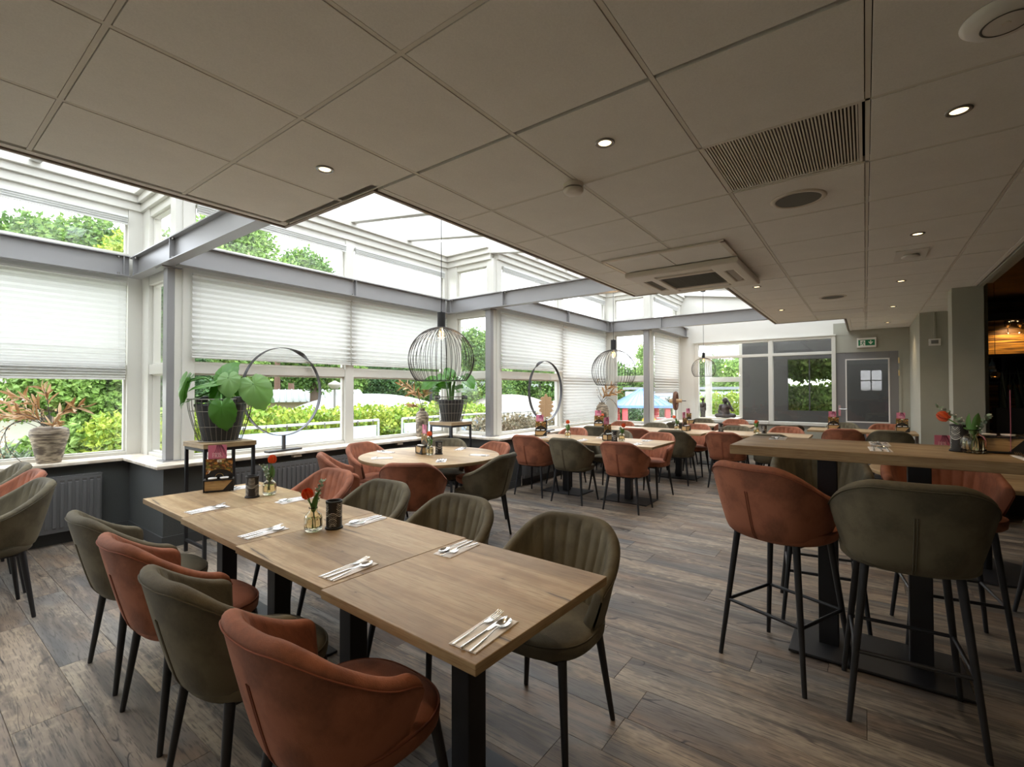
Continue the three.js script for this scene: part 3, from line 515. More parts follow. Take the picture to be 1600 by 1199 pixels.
const gN = 'tub chairs at the long front table', gR = 'tub chairs round the round window table', gA = 'tub chairs at the second row of tables', gC = 'tub chairs at the third row of tables', gD = 'tub chairs at the back tables', gL = 'tub chairs at the left edge';
chair('T', -1.22, -0.86, 180, 'terracotta tub chair nearest the camera, cut by the bottom edge', gN);
chair('O', -1.79, -0.84, 180, 'olive tub chair between the two terracotta ones on the near side of the long table', gN);
chair('T', -2.38, -0.86, 181, 'terracotta tub chair third from the camera on the near side of the long table', gN);
chair('O', -2.97, -0.87, 180, 'olive tub chair at the far end of the near side, beside the radiator', gN);
chair('O', -1.07, -1.64, 3, 'olive tub chair whose seat shows beyond the long table\'s right corner', gN);
chair('O', -1.76, -1.64, 3, 'olive tub chair in the middle of the three olive ones behind the long table', gN);
chair('O', -2.44, -1.67, 3, 'olive tub chair on the far side directly behind the second dotted lantern', gN);
chair('T', -3.11, -1.73, 3, 'terracotta tub chair behind the long table, its back by the orange tulips', gN);
chair('O', -4.31, -0.36, 2, 'olive tub chair at the left edge showing its side and dark tapered legs', gL);
chair('T', -4.86, -0.40, 0, 'terracotta tub chair at the left edge behind the olive one', gL);
chair('O', -5.42, -0.40, 0, 'greyish olive tub chair at the left edge closest to the window sill', gL);
chair('T', -4.22, -3.24, 97, 'terracotta tub chair with ribbed back under the window at the round table', gR);
chair('T', -3.87, -2.70, 150, 'terracotta tub chair seen from its side left of the round table', gR);
chair('T', -3.12, -2.78, 216, 'terracotta tub chair with its back to us in front of the round table', gR);
chair('O', -2.93, -3.41, 278, 'olive tub chair in profile at the right of the round table', gR);
chair('T', -3.36, -3.88, 348, 'terracotta tub chair on the far right of the round table', gR);
chair('O', -3.87, -3.86, 35, 'olive tub chair behind the round table below the plant stand', gR);
chair('T', -3.55, -5.30, 182, 'terracotta tub chair with its back to us, leftmost at the second row', gA);
chair('O', -2.94, -5.25, 180, 'olive tub chair with its back to us in the middle of the second row', gA);
chair('T', -2.24, -5.26, 180, 'terracotta tub chair with its back to us, rightmost at the second row', gA);
chair('T', -3.59, -6.15, 0, 'terracotta tub chair with ribbed back behind the left tulip of the second row', gA);
chair('O', -2.87, -6.12, 0, 'olive tub chair facing us behind the second row, left of its lantern', gA);
chair('T', -2.29, -6.11, -8, 'terracotta tub chair with its ribbed front fully seen right of the second row', gA);
chair('O', -3.53, -7.24, 180, 'dark olive chair back in the third row beside the window blind', gC);
chair('T', -2.84, -7.2, 180, 'terracotta chair back in the third row behind the second row lantern', gC);
chair('O', -2.27, -7.2, 180, 'olive chair back just right of the large ribbed terracotta chair', gC);
chair('T', -1.58, -7.27, 178, 'terracotta chair back left of the bar table in the third row', gC);
chair('O', -1.02, -7.35, 180, 'olive chair mostly hidden below the left end of the bar table', gC);
chair('T', -3.6, -7.98, 0, 'terracotta ribbed chair under the window with the blue play roof', gC);
chair('O', -2.97, -7.95, 0, 'olive ribbed chair in front of the third grey steel column', gC);
chair('T', -2.3, -8.05, 0, 'terracotta ribbed chair behind the condiment box of the third row', gC);
chair('O', -1.67, -8.0, 0, 'greyish olive ribbed chair beside the small dotted lantern', gC);
chair('T', -1.0, -8.3, 0, 'terracotta ribbed chair behind the left end of the bar table', gC);
chair('O', -2.71, -8.86, 180, 'dark olive chair back by the wheel sculpture, behind a tulip', gD);
chair('T', -1.9, -9.02, 182, 'terracotta chair back in the fourth row below the seated figure', gD);
chair('O', -1.15, -9.25, 215, 'dark olive chair turned sideways in the fourth row by the screen', gD);
chair('O', -2.63, -9.69, 0, 'olive ribbed chair in the farthest row under the smallest pendant', gD);
chair('T', -2.05, -9.84, 0, 'terracotta ribbed chair in the farthest row under the dark window panel', gD);
chair('T', -0.28, -8.88, 180, 'terracotta chair back at the table in front of the grey door', gD);
chair('O', 0.28, -8.88, 180, 'dark olive chair back beside the sage wall near the door', gD);
chair('O', -0.33, -9.93, 0, 'pale olive ribbed chair against the screen left of the door', gD);
chair('T', 0.28, -9.93, 0, 'terracotta ribbed chair directly in front of the grey door', gD);
chair('O', 1.0, -4.12, 196, 'dark olive tub chair at the right edge behind the bar stools', 'tub chairs round the right-hand table');
chair('T', -0.06, -5.15, 85, 'terracotta tub chair whose seat shows between the far bar stools', 'tub chairs round the right-hand table');
const gS = 'bar stools at the high bar table';
stool('T', -0.345, -2.79, 180 - 23, 'terracotta bar stool with its back to us at the left of the bar table', gS);
stool('O', 0.13, -2.675, 180 + 4, 'olive bar stool with its back to us, the nearest one at the bar table', gS);
stool('O', -0.23, -3.53, 8, 'olive bar stool behind the bar table showing its ribbed inside', gS);
stool('T', 0.355, -3.56, 7, 'terracotta bar stool behind the bar table at the right', gS);

// ---------- tables ----------
function squareTable(label, x, z, w, d, turn, group, mat = M.oak, base = [0.6, 0.4], h = 0.735, th = 0.03) {
  const o = thing('dining_table', label, 'table', [x, 0, z], turn, group);
  part('tabletop', metreUV(bx(w, th, d, 0, h - th / 2, 0, 0.0025)).translate(0, 0, 0), mat, o);
  part('column', bx(0.085, h - th - 0.02, 0.085, 0, (h - th) / 2 + 0.005, 0, 0.006), M.black, o); part('base_plate', bx(base[0], 0.012, base[1], 0, 0.007, 0, 0.003), M.black, o);
  part('top_bracket', mg(bx(0.4, 0.008, 0.06, 0, h - th - 0.004, 0), bx(0.06, 0.008, 0.4, 0, h - th - 0.004, 0)), M.black, o);
  return o;
}
const LT = 0.0436, lt = (u, v) => [-0.74 - u * Math.cos(LT) + v * 0 , -0.865 - u * Math.sin(LT) * 1.0 - v];  // along the long table
{
  const g = 'square oak tables pushed together into the long front table', n = ['square oak table nearest the camera with the corner place setting', 'second square oak table of the long row, with lantern and tulip near its far edge', 'third square oak table of the long row, with the far tulip vase', 'last square oak table of the long row, carrying the condiment box'];
  for (let k = 0; k < 4; k++) { const u = 0.6915 * (k + 0.5); squareTable(n[k], -0.74 - u, -1.205 - (u - 0.35) * 0.042, 0.689, 0.68, -0.042 * 0.6, g, k % 2 ? M.oak2 : M.oak, [0.42, 0.42]); }
}
squareTable('oak table left of the second row, by the window sill', -3.3, -5.67, 0.899, 0.8, 0, 'oak tables of the second row');
squareTable('oak table at the right of the second row, its corner free', -2.4, -5.67, 0.899, 0.8, 0, 'oak tables of the second row', M.oak2);
squareTable('oak table left of the third row, by the window blind', -3.3, -7.66, 0.899, 0.8, 0, 'oak tables of the third row', M.oak2);
squareTable('oak table in the middle of the third row, with the tulip and condiment box', -2.4, -7.66, 0.899, 0.8, 0, 'oak tables of the third row');
squareTable('oak table at the right of the third row, with two dotted lanterns', -1.27, -7.8, 1.3, 0.8, 0, 'oak tables of the third row');
squareTable('small oak table in the fourth row below the seated figure', -2.25, -9.4, 1.3, 0.72, 0, 'oak tables of the back rows', M.oak2);
squareTable('oak table in front of the grey door, with a condiment box at each end', -0.06, -9.42, 1.42, 0.7, 0, 'oak tables of the back rows');
function roundTable(label, x, z, R) {
  const o = thing('round_table', label, 'table', [x, 0, z], 0, 'round oak tables');
  const top = metreUV(lathe([[0, 0.705], [R - 0.004, 0.705], [R, 0.709], [R, 0.731], [R - 0.004, 0.735], [0, 0.735]], 96)); part('tabletop', top, M.oak2, o);
  part('column', cyl(0.045, 0.045, 0.685, 0, 0.012, 0, 28), M.black, o); part('base_plate', lathe([[0, 0.001], [0.355, 0.001], [0.36, 0.006], [0.35, 0.014], [0.06, 0.02], [0, 0.02]], 64), M.black, o); part('top_bracket', mg(bx(0.5, 0.008, 0.06, 0, 0.7, 0), bx(0.06, 0.008, 0.5, 0, 0.7, 0)), M.black, o);
}
roundTable('round oak table under the nearest cage pendant', -3.55, -3.36, 0.7);
roundTable('round oak table partly seen below the bar table at the right edge', 0.72, -5.1, 0.7);
{
  const o = thing('bar_table', 'high oak bar table on two black posts and one long plate', 'bar table', [0.02, 0, -3.11], 0);
  part('tabletop', metreUV(bx(1.235, 0.05, 0.64, 0, 1.065, 0, 0.003)), M.oak, o);
  for (const x of [-0.19, 0.19]) { part('column', bx(0.09, 1.02, 0.09, x, 0.525, 0, 0.005), M.black, o); part('top_bracket', bx(0.09, 0.008, 0.45, x, 1.036, 0), M.black, o); }
  part('base_plate', bx(0.72, 0.014, 0.43, 0, 0.013, 0, 0.004), M.black, o); for (const [x, z] of [[-0.33, 0.19], [0.33, 0.19], [-0.33, -0.19], [0.33, -0.19]]) part('foot', cyl(0.012, 0.012, 0.006, x, 0.0, z, 12), M.black, o);
}
// ---------- place settings ----------
const napkinG = (() => { const a = bx(0.088, 0.0016, 0.196, 0, 0.0012, 0), b = bx(0.084, 0.0014, 0.19, 0.0015, 0.0028, 0.002); return mg(a, b); })();
function stripGeo(rows) {        // rows: [z, halfWidth, y, halfThick] -> closed flattened bar
  const n = 8, pos = [], idx = []; rows.forEach(([z, w, y, t]) => { for (let k = 0; k < n; k++) { const a = k / n * Math.PI * 2; pos.push(w * Math.cos(a), y + t * Math.sin(a), z); } });
  for (let i = 0; i + 1 < rows.length; i++) for (let k = 0; k < n; k++) { const a = i * n + k, b = i * n + (k + 1) % n; idx.push(a, a + n, b, b, a + n, b + n); }
  const c0 = pos.length / 3; pos.push(0, rows[0][2], rows[0][0]); const e = rows[rows.length - 1]; pos.push(0, e[2], e[0]);
  for (let k = 0; k < n; k++) { idx.push(c0, k, (k + 1) % n); const b = (rows.length - 1) * n; idx.push(c0 + 1, b + (k + 1) % n, b + k); }
  const g = new THREE.BufferGeometry(); g.setAttribute('position', new THREE.Float32BufferAttribute(pos, 3)); g.setIndex(idx); g.computeVertexNormals(); return g;
}
const handleRows = [[0.095, 0.003, 0.0045, 0.0014], [0.09, 0.0048, 0.0048, 0.0016], [0.06, 0.0042, 0.0055, 0.0017], [0.02, 0.0026, 0.0075, 0.0016], [-0.01, 0.002, 0.0105, 0.0015], [-0.03, 0.0024, 0.0105, 0.0015]];
const forkHandle = stripGeo(handleRows), forkHead = mg(stripGeo([[-0.028, 0.0026, 0.0105, 0.0013], [-0.038, 0.009, 0.0085, 0.0013], [-0.05, 0.0118, 0.0078, 0.0012], [-0.062, 0.0118, 0.0085, 0.0011]]), ...[-0.0093, -0.0031, 0.0031, 0.0093].map((x) => stripGeo([[-0.06, 0.0018, 0.0084, 0.001], [-0.085, 0.0016, 0.0115, 0.001], [-0.105, 0.0009, 0.0165, 0.0007]]).translate(x, 0, 0)));
const bowl = (() => { const pos = [], idx = [], N = 20, R = 6; for (let s = 0; s < 2; s++) for (let i = 0; i <= R; i++) for (let k = 0; k < N; k++) { const r = i / R, a = k / N * Math.PI * 2, x = 0.0185 * r * Math.cos(a) * (1 - 0.12 * Math.sin(a)), z = -0.062 - 0.03 * r * Math.sin(a); pos.push(x, 0.0115 - 0.0085 * (1 - r * r) + (s ? -0.0009 : 0.0009) * (1 - (r === 1 ? 1 : 0)), z); } const b = (R + 1) * N; for (let s = 0; s < 2; s++) for (let i = 0; i < R; i++) for (let k = 0; k < N; k++) { const p = s * b + i * N + k, q = s * b + i * N + (k + 1) % N; s ? idx.push(p, p + N, q, q, p + N, q + N) : idx.push(p, q, p + N, q, q + N, p + N); } const g = new THREE.BufferGeometry(); g.setAttribute('position', new THREE.Float32BufferAttribute(pos, 3)); g.setIndex(idx); g.computeVertexNormals(); return g; })();
const spoonHandle = stripGeo([...handleRows.slice(0, 5), [-0.033, 0.0028, 0.0112, 0.0014]]);
const knifeHandle = stripGeo([[0.098, 0.004, 0.006, 0.003], [0.09, 0.0055, 0.006, 0.0033], [0.02, 0.0052, 0.006, 0.003], [-0.005, 0.0044, 0.0058, 0.0026]]), knifeBlade = stripGeo([[-0.004, 0.005, 0.0055, 0.0012], [-0.02, 0.0085, 0.005, 0.0008], [-0.07, 0.009, 0.005, 0.0007], [-0.098, 0.006, 0.005, 0.0006], [-0.106, 0.001, 0.005, 0.0004]]);
let pN, pF, pK, pS;
function setting(x, y, z, yawDeg, where, tag) {
  const t = yawDeg * D2R, off = (lx, lz) => [x + lx * Math.cos(t) + lz * Math.sin(t), y, z - lx * Math.sin(t) + lz * Math.cos(t)];
  const L = { n: 'folded paper napkin ' + where, f: 'fork on the napkin ' + where, k: 'knife on the napkin ' + where, s: 'spoon on the napkin ' + where };
  if (!pN) {
    pN = thing('napkin', L.n, 'napkin', [x, y, z], t, 'folded paper napkins'); part('folded_paper', napkinG, M.paper, pN);
    pF = thing('fork', L.f, 'fork', off(-0.024, 0.004), t - 0.05, 'forks on the napkins'); part('handle', forkHandle, M.chrome, pF); part('tines', forkHead, M.chrome, pF);
    pK = thing('knife', L.k, 'knife', off(0.002, 0.003), t, 'knives on the napkins'); part('handle', knifeHandle, M.chrome, pK); part('blade', knifeBlade, M.chrome, pK);
    pS = thing('spoon', L.s, 'spoon', off(0.026, 0.006), t + 0.04, 'spoons on the napkins'); part('handle', spoonHandle, M.chrome, pS); part('bowl', bowl, M.chrome, pS); return;
  }
  dup(pN, L.n, [x, y, z], t); dup(pF, L.f, off(-0.024, 0.004), t - 0.05); dup(pK, L.k, off(0.002, 0.003), t); dup(pS, L.s, off(0.026, 0.006), t + 0.04);
}
const TY = 0.7352, BYT = 1.0902;
setting(-0.828, TY, -0.985, 3, 'at the nearest corner of the long table');
setting(-1.51, TY, -1.03, 4, 'second from the camera on the near edge');
setting(-2.22, TY, -1.065, 4, 'third from the camera on the near edge');
setting(-2.9, TY, -1.085, 4, 'at the far left corner of the long table');
setting(-1.35, TY, -1.43, 184, 'before the middle olive chair behind the long table');
setting(-2.0, TY, -1.46, 184, 'just right of the second dotted lantern on the long table');
setting(-2.73, TY, -1.485, 184, 'left of the second tulip vase of the long table');
setting(-3.36, TY, -1.47, 184, 'behind the first lantern of the long table');
setting(-4.06, TY, -3.2, 98, 'on the round table before the ribbed chair by the window');
setting(-3.72, TY, -2.89, 146, 'on the round table nearest the chair seen from its side', 0);
setting(-3.15, TY, -3.12, 220, 'on the round table before the back-turned chair');
setting(-3.6, TY, -3.86, 20, 'on the far edge of the round table behind the lantern');
setting(-3.1, TY, -3.6, 285, 'on the round table before the olive profile chair');
setting(-3.55, TY, -5.45, 2, 'at the left front of the second row of tables');
setting(-2.95, TY, -5.46, 0, 'between the tulip and the lantern of the second row');
setting(-2.2, TY, -5.42, 2, 'at the right front corner of the second row');
setting(-2.25, TY, -5.9, 178, 'at the back right of the second row');
setting(-2.9, TY, -5.93, 180, 'at the back of the second row, left of the lantern');
setting(-2.3, TY, -7.44, 0, 'on the third row beside the condiment box');
setting(-1.62, TY, -7.6, 0, 'on the third row between the two small lanterns');
setting(-3.0, TY, -7.45, 0, 'on the third row before the dark olive chairs');
setting(-0.43, BYT, -3.3, 183, 'at the left end of the bar table');
setting(0.06, BYT, -3.29, 182, 'at the far edge in the middle of the bar table');
setting(0.055, BYT, -2.99, 3, 'at the near edge in the middle of the bar table');
setting(0.57, BYT, -2.97, 3, 'at the right end of the bar table');

// ---------- dotted lanterns ----------
const lanternTex = (() => {
  const c = document.createElement('canvas'); c.width = 1024; c.height = 512; const g = c.getContext('2d'); g.fillStyle = '#2a2725'; g.fillRect(0, 0, 1024, 512); g.fillStyle = '#d9d6cf';
  const dot = (x, y, r) => { g.beginPath(); g.arc(x, y, r, 0, 7); g.fill(); };
  const set = [[0, 512], [170, 0], [341, 512], [512, 0], [682, 512], [853, 0]];
  for (const [cx, cy] of set) for (let k = 1; k <= 8; k++) { const R = 20 + k * 34, n = Math.round(R * 6.28 / 22); for (let i = 0; i < n; i++) { const a = i / n * 6.283, x = cx + R * Math.cos(a) * 0.62, y = cy + R * Math.sin(a); if (y > 24 && y < 488 && Math.abs(x - cx) < 85 + (cy ? 0 : 0)) dot((x + 1024) % 1024, y, k % 3 === 2 ? 8 : 5.5); } }
  const t = new THREE.CanvasTexture(c); t.colorSpace = THREE.SRGBColorSpace; t.wrapS = THREE.RepeatWrapping; return t;
})();
M.lantern = std({ map: lanternTex, roughness: 0.5, metalness: 0.2 });
let pL;
function lantern(x, y, z, label, turn = 0) {
  if (pL) return dup(pL, label, [x, y, z], turn);
  pL = thing('tealight_lantern', label, 'lantern', [x, y, z], turn, 'dotted tealight lanterns');
  const g = new THREE.CylinderGeometry(0.036, 0.036, 0.122, 40, 1, true); g.translate(0, 0.068, 0); part('dotted_sleeve', g, M.lantern, pL);
  part('base_ring', lathe([[0, 0], [0.041, 0], [0.041, 0.007], [0.036, 0.009], [0, 0.009]], 40), M.iron, pL); part('rim', lathe([[0.032, 0.122], [0.032, 0.131], [0.038, 0.131], [0.038, 0.122], [0.032, 0.122]], 40), M.iron, pL); part('inner_wall', (() => { const q = new THREE.CylinderGeometry(0.034, 0.034, 0.115, 32, 1, true); q.translate(0, 0.066, 0); return q; })(), M.iron, pL);
}
lantern(-3.02, TY, -1.375, 'dotted black lantern beside the first tulip vase on the long table');
lantern(-2.03, TY, -1.3, 'dotted black lantern right of the second tulip vase on the long table', 0.8);
lantern(-3.5, TY, -3.43, 'dotted black lantern on the nearest round table');
lantern(-2.57, TY, -5.62, 'dotted black lantern between card and tulip on the second row', 0.5);
lantern(-1.8, TY, -7.82, 'dotted lantern at the left of the pair on the third row', 0.3);
lantern(-1.2, TY, -7.8, 'dotted lantern at the right of the pair on the third row', 1.1);
lantern(0.365, BYT, -3.13, 'dotted grey lantern on the bar table behind the glass vase', 0.4);

// ---------- ribbed glass vases with tulips ----------
const vaseGeo = (() => {
  const g = lathe([[0.0, 0.0], [0.031, 0.001], [0.037, 0.008], [0.039, 0.03], [0.039, 0.062], [0.034, 0.078], [0.021, 0.09], [0.017, 0.096], [0.0185, 0.107], [0.021, 0.109], [0.019, 0.111], [0.0155, 0.105], [0.0145, 0.096], [0.019, 0.088], [0.031, 0.076], [0.036, 0.062], [0.036, 0.03], [0.034, 0.012], [0.0, 0.008]], 72);
  const p = g.attributes.position; for (let i = 0; i < p.count; i++) { const x = p.getX(i), z = p.getZ(i), r = Math.hypot(x, z), y = p.getY(i); if (r > 0.0365 && y < 0.08) { const a = Math.atan2(z, x), k = 1 + 0.03 * Math.cos(a * 12); p.setX(i, x * k); p.setZ(i, z * k); } } g.computeVertexNormals(); return g;
})();
const waterGeo = lathe([[0, 0.0085], [0.0335, 0.0125], [0.0355, 0.03], [0.0355, 0.058], [0, 0.058]], 40);
function leafBlade(L, W, curl, fold, nx = 6, ny = 4, shape = (t) => Math.pow(Math.sin(Math.PI * Math.min(1, 0.06 + 0.94 * t)), 0.8)) {   // blade along +y, thin solid
  const pos = [], idx = []; const P = (i, j, s) => { const t = i / nx, u = j / ny * 2 - 1, w = W * shape(t), a = curl * t; return [u * w, L * (curl ? Math.sin(a) / curl : t), L * (curl ? (1 - Math.cos(a)) / curl : 0) - fold * Math.abs(u) * w + s * 0.0004]; };
  for (let s = 0; s < 2; s++) for (let i = 0; i <= nx; i++) for (let j = 0; j <= ny; j++) pos.push(...P(i, j, s ? -1 : 1));
  const b = (nx + 1) * (ny + 1); for (let s = 0; s < 2; s++) for (let i = 0; i < nx; i++) for (let j = 0; j < ny; j++) { const a = s * b + i * (ny + 1) + j, c = a + ny + 1; s ? idx.push(a, c, a + 1, a + 1, c, c + 1) : idx.push(a, a + 1, c, a + 1, c + 1, c); }
  const g = new THREE.BufferGeometry(); g.setAttribute('position', new THREE.Float32BufferAttribute(pos, 3)); g.setIndex(idx); g.computeVertexNormals(); return g;
}
const orient = (g, p, dir, roll = 0) => { g = g.clone(); g.rotateY(roll); g.applyQuaternion(new THREE.Quaternion().setFromUnitVectors(V(0, 1, 0), dir.clone().normalize())); g.translate(p.x, p.y, p.z); return g; };
const petal = leafBlade(0.05, 0.02, -0.55, -0.35, 6, 4, (t) => Math.pow(Math.sin(Math.PI * (0.12 + 0.8 * t)), 0.7));
function tulipBloom(scale = 1) { const gs = []; for (let k = 0; k < 6; k++) { const q = petal.clone(); q.rotateX(0.32 - (k % 2) * 0.05); q.translate(0, 0, 0.006 + (k % 2) * 0.002); q.rotateY(k * Math.PI / 3); gs.push(q); } return mg(gs).scale(scale, scale, scale); }
const bloomG = tulipBloom();
function tulip(x, y, z, lean, hgt, yaw, label) {
  const o = thing('tulip', label, 'flower', [x, y, z], yaw, 'orange tulips in the small vases');
  const top = V(lean, hgt, 0), stem = [V(-0.008, 0.016, 0), V(0, 0.09, 0), V(lean * 0.45, 0.09 + (hgt - 0.09) * 0.5, 0.004), top];
  part('stem', tube(stem, 0.003, 20, 7), M.stem, o); part('bloom', orient(bloomG, top, V(lean * 1.6, 0.1, 0)), M.tulip, o);
  for (const [a, L, dx] of [[0.5, 0.13, 0.25], [2.9, 0.11, -0.35], [4.6, 0.09, 0.5]]) part('leaf', orient(leafBlade(L, 0.014, 0.6, 0.5), V(0, 0.085, 0), V(dx, 1, Math.sin(a) * 0.3), a), M.stem, o);
}
function sprig(x, y, z, yaw, label, L = 0.15, lean = 0.6) {
  const o = thing('eucalyptus_sprig', label, 'sprig', [x, y, z], yaw, 'eucalyptus sprigs in the small vases'), pts = []; for (let k = 0; k <= 6; k++) { const t = k / 6; pts.push(V(lean * L * t * t + 0.004, 0.03 + (0.07 + L) * t - 0.03 * t * t, 0)); }
  part('stem', tube(pts, 0.0016, 16, 5), M.euc, o); const lv = [], fl = [], c = new THREE.CatmullRomCurve3(pts);
  for (let k = 0; k < 26; k++) { const t = 0.42 + 0.58 * k / 25, p = c.getPoint(t), a = k * 2.4; lv.push(orient(leafBlade(0.017, 0.008, 0.3, 0.1, 3, 2), p, V(Math.cos(a), 0.35, Math.sin(a)), a)); if (k % 3 === 0) { const s = new THREE.IcosahedronGeometry(0.0035, 0); s.translate(p.x + Math.cos(a) * 0.016, p.y + 0.008, p.z + Math.sin(a) * 0.016); fl.push(s); } }
  part('leaves', mg(lv), M.euc, o).userData.kind = 'stuff'; part('blossom', mg(fl), M.flower, o).userData.kind = 'stuff';
}
let pV;
function vaseSet(x, y, z, where, o = {}) {
  if (!pV) { pV = thing('bud_vase', 'small ribbed glass vase ' + where, 'vase', [x, y, z], 0, 'small ribbed glass vases'); part('glass', vaseGeo, M.amber, pV); part('water', waterGeo, M.water, pV); } else dup(pV, 'small ribbed glass vase ' + where, [x, y, z], o.t || 0);
  tulip(x, y + 0.0002, z, o.lean ?? 0.02, o.h ?? 0.175, o.yaw ?? 0, 'orange tulip in the glass vase ' + where);
  if (o.sprig !== false) sprig(x, y, z, o.sy ?? 0.7, 'white-flowered eucalyptus sprig in the vase ' + where, o.sl ?? 0.13, o.slean ?? 0.7);
}
vaseSet(-3.0, TY, -1.47, 'beside the first lantern of the long table', { lean: 0.012, h: 0.2, yaw: 0.6, sy: -0.9, sl: 0.13 });
vaseSet(-2.065, TY, -1.215, 'beside the second lantern of the long table', { lean: 0.055, h: 0.17, yaw: -0.9, sy: 2.3, sl: 0.14, slean: 0.95 });
vaseSet(-3.53, TY, -3.33, 'on the nearest round table', { lean: -0.02, h: 0.19, yaw: -0.7, sy: -0.8, sl: 0.12 });
vaseSet(-3.3, TY, -5.7, 'at the left of the second row', { lean: 0.0, h: 0.19, sy: 2.6, sl: 0.08 });
vaseSet(-2.52, TY, -5.73, 'right of the lantern on the second row', { lean: 0.04, h: 0.18, yaw: -0.7, sy: 2.4, sl: 0.09 });
vaseSet(-3.7, TY, -7.68, 'by the condiment box under the far sill vase', { lean: -0.05, h: 0.19, yaw: -0.6, sprig: false });
vaseSet(-2.48, TY, -7.82, 'on the third row left of the condiment box', { lean: -0.05, h: 0.19, yaw: -0.6, sprig: false });
vaseSet(-1.31, TY, -7.85, 'between the two small lanterns of the third row', { lean: 0.0, h: 0.15, sprig: false });
// bar table: wider vase with a drooping bouquet
{
  const x = 0.405, z = -3.08, c = pV.clone(); c.name = numbered('bud_vase'); c.scale.set(1.15, 1.0, 1.15); c.position.set(x, BYT, z); scene.add(c); meta(c, 'small ribbed glass vase on the bar table', 'vase', 'small ribbed glass vases');
  tulip(x, BYT, z, -0.1, 0.155, -0.62, 'orange flower bud drooping left from the bar table vase');
  sprig(x, BYT, z, 2.5, 'spiky green sprig leaning left in the bar table vase', 0.15, 1.0); sprig(x, BYT, z, -0.4, 'sprig with cream blossoms leaning right in the bar table vase', 0.11, 0.5);
}
// ---------- condiment boxes, cards, jars ----------
function canvasTex(w, h, draw) { const c = document.createElement('canvas'); c.width = w; c.height = h; draw(c.getContext('2d'), w, h); const t = new THREE.CanvasTexture(c); t.colorSpace = THREE.SRGBColorSpace; return t; }
const pinkTex = canvasTex(256, 400, (g, w, h) => {
  g.fillStyle = '#dc7f9c'; g.fillRect(0, 0, w, h); g.strokeStyle = '#6d2f49'; g.lineWidth = 7; g.lineCap = 'round';
  for (let k = 0; k < 9; k++) { g.beginPath(); g.moveTo(120 + k * 6, -10); g.quadraticCurveTo(120 + k * 14, 40, 90 + k * 20, 70 + (k % 3) * 18); g.stroke(); }
  g.fillStyle = '#f0c9d4'; g.font = 'bold 56px serif'; g.textAlign = 'center'; g.fillText('FRIS.', w / 2, 112);
});
const menuTex = canvasTex(256, 420, (g, w, h) => {
  g.fillStyle = '#5a4026'; g.fillRect(0, 0, w, h); let s = 7; const r = () => (s = (s * 16807) % 2147483647) / 2147483647;
  for (let k = 0; k < 260; k++) { g.fillStyle = ['#a8672e', '#d08b3c', '#7c4a24', '#7c7a34', '#d9b27a', '#4a2c1a', '#e3a45a', '#6a7a3a'][Math.floor(r() * 8)]; g.globalAlpha = 0.75; g.beginPath(); g.arc(r() * w, r() * h, 5 + r() * 15, 0, 7); g.fill(); }
  g.globalAlpha = 1; g.fillStyle = '#1e1c1a'; g.beginPath(); g.ellipse(w / 2, h * 0.62, w * 0.52, h * 0.27, 0, 0, 7); g.fill();
  g.fillStyle = '#e9e2d2'; g.fillRect(w / 2 - 22, 12, 44, 36); g.fillStyle = '#7d6a4a'; g.beginPath(); g.moveTo(w / 2 - 10, 38); g.lineTo(w / 2, 22); g.lineTo(w / 2 + 10, 38); g.fill();
  g.fillStyle = '#f2efe8'; g.font = 'bold 58px sans-serif'; g.fillText('7', 14, 200); g.strokeStyle = '#b8924a'; g.lineWidth = 5; g.beginPath(); g.ellipse(w / 2, h * 0.6, 38, 44, 0, 0, 7); g.stroke();
});
M.pinkCard = std({ map: pinkTex, roughness: 0.6 }); M.menuCard = std({ map: menuTex, roughness: 0.35 });
function cardGeo(w, h) { const g = bx(w, h, 0.0016, 0, h / 2, 0), uv = g.attributes.uv, n = g.attributes.normal; for (let i = 0; i < uv.count; i++) if (Math.abs(n.getZ(i)) < 0.5) uv.setXY(i, 0.5, 0.1); return g; }
const pinkG = cardGeo(0.105, 0.285), menuG = cardGeo(0.15, 0.195), menuSmall = cardGeo(0.08, 0.17);
let pBox, pPink, pMenu, pJar;
const jarG = lathe([[0, 0], [0.02, 0], [0.0225, 0.004], [0.0235, 0.04], [0.026, 0.048], [0.026, 0.068], [0.0225, 0.07], [0.0235, 0.05], [0.021, 0.04], [0.02, 0.008], [0, 0.006]], 28), jarLid = lathe([[0, 0.072], [0.012, 0.071], [0.025, 0.0705], [0.025, 0.079], [0, 0.081]], 28), jarFill = lathe([[0, 0.0065], [0.0195, 0.0085], [0.0198, 0.03], [0, 0.03]], 24);
M.spice = std({ color: lc(0.32, 0.12, 0.09), roughness: 0.9 });
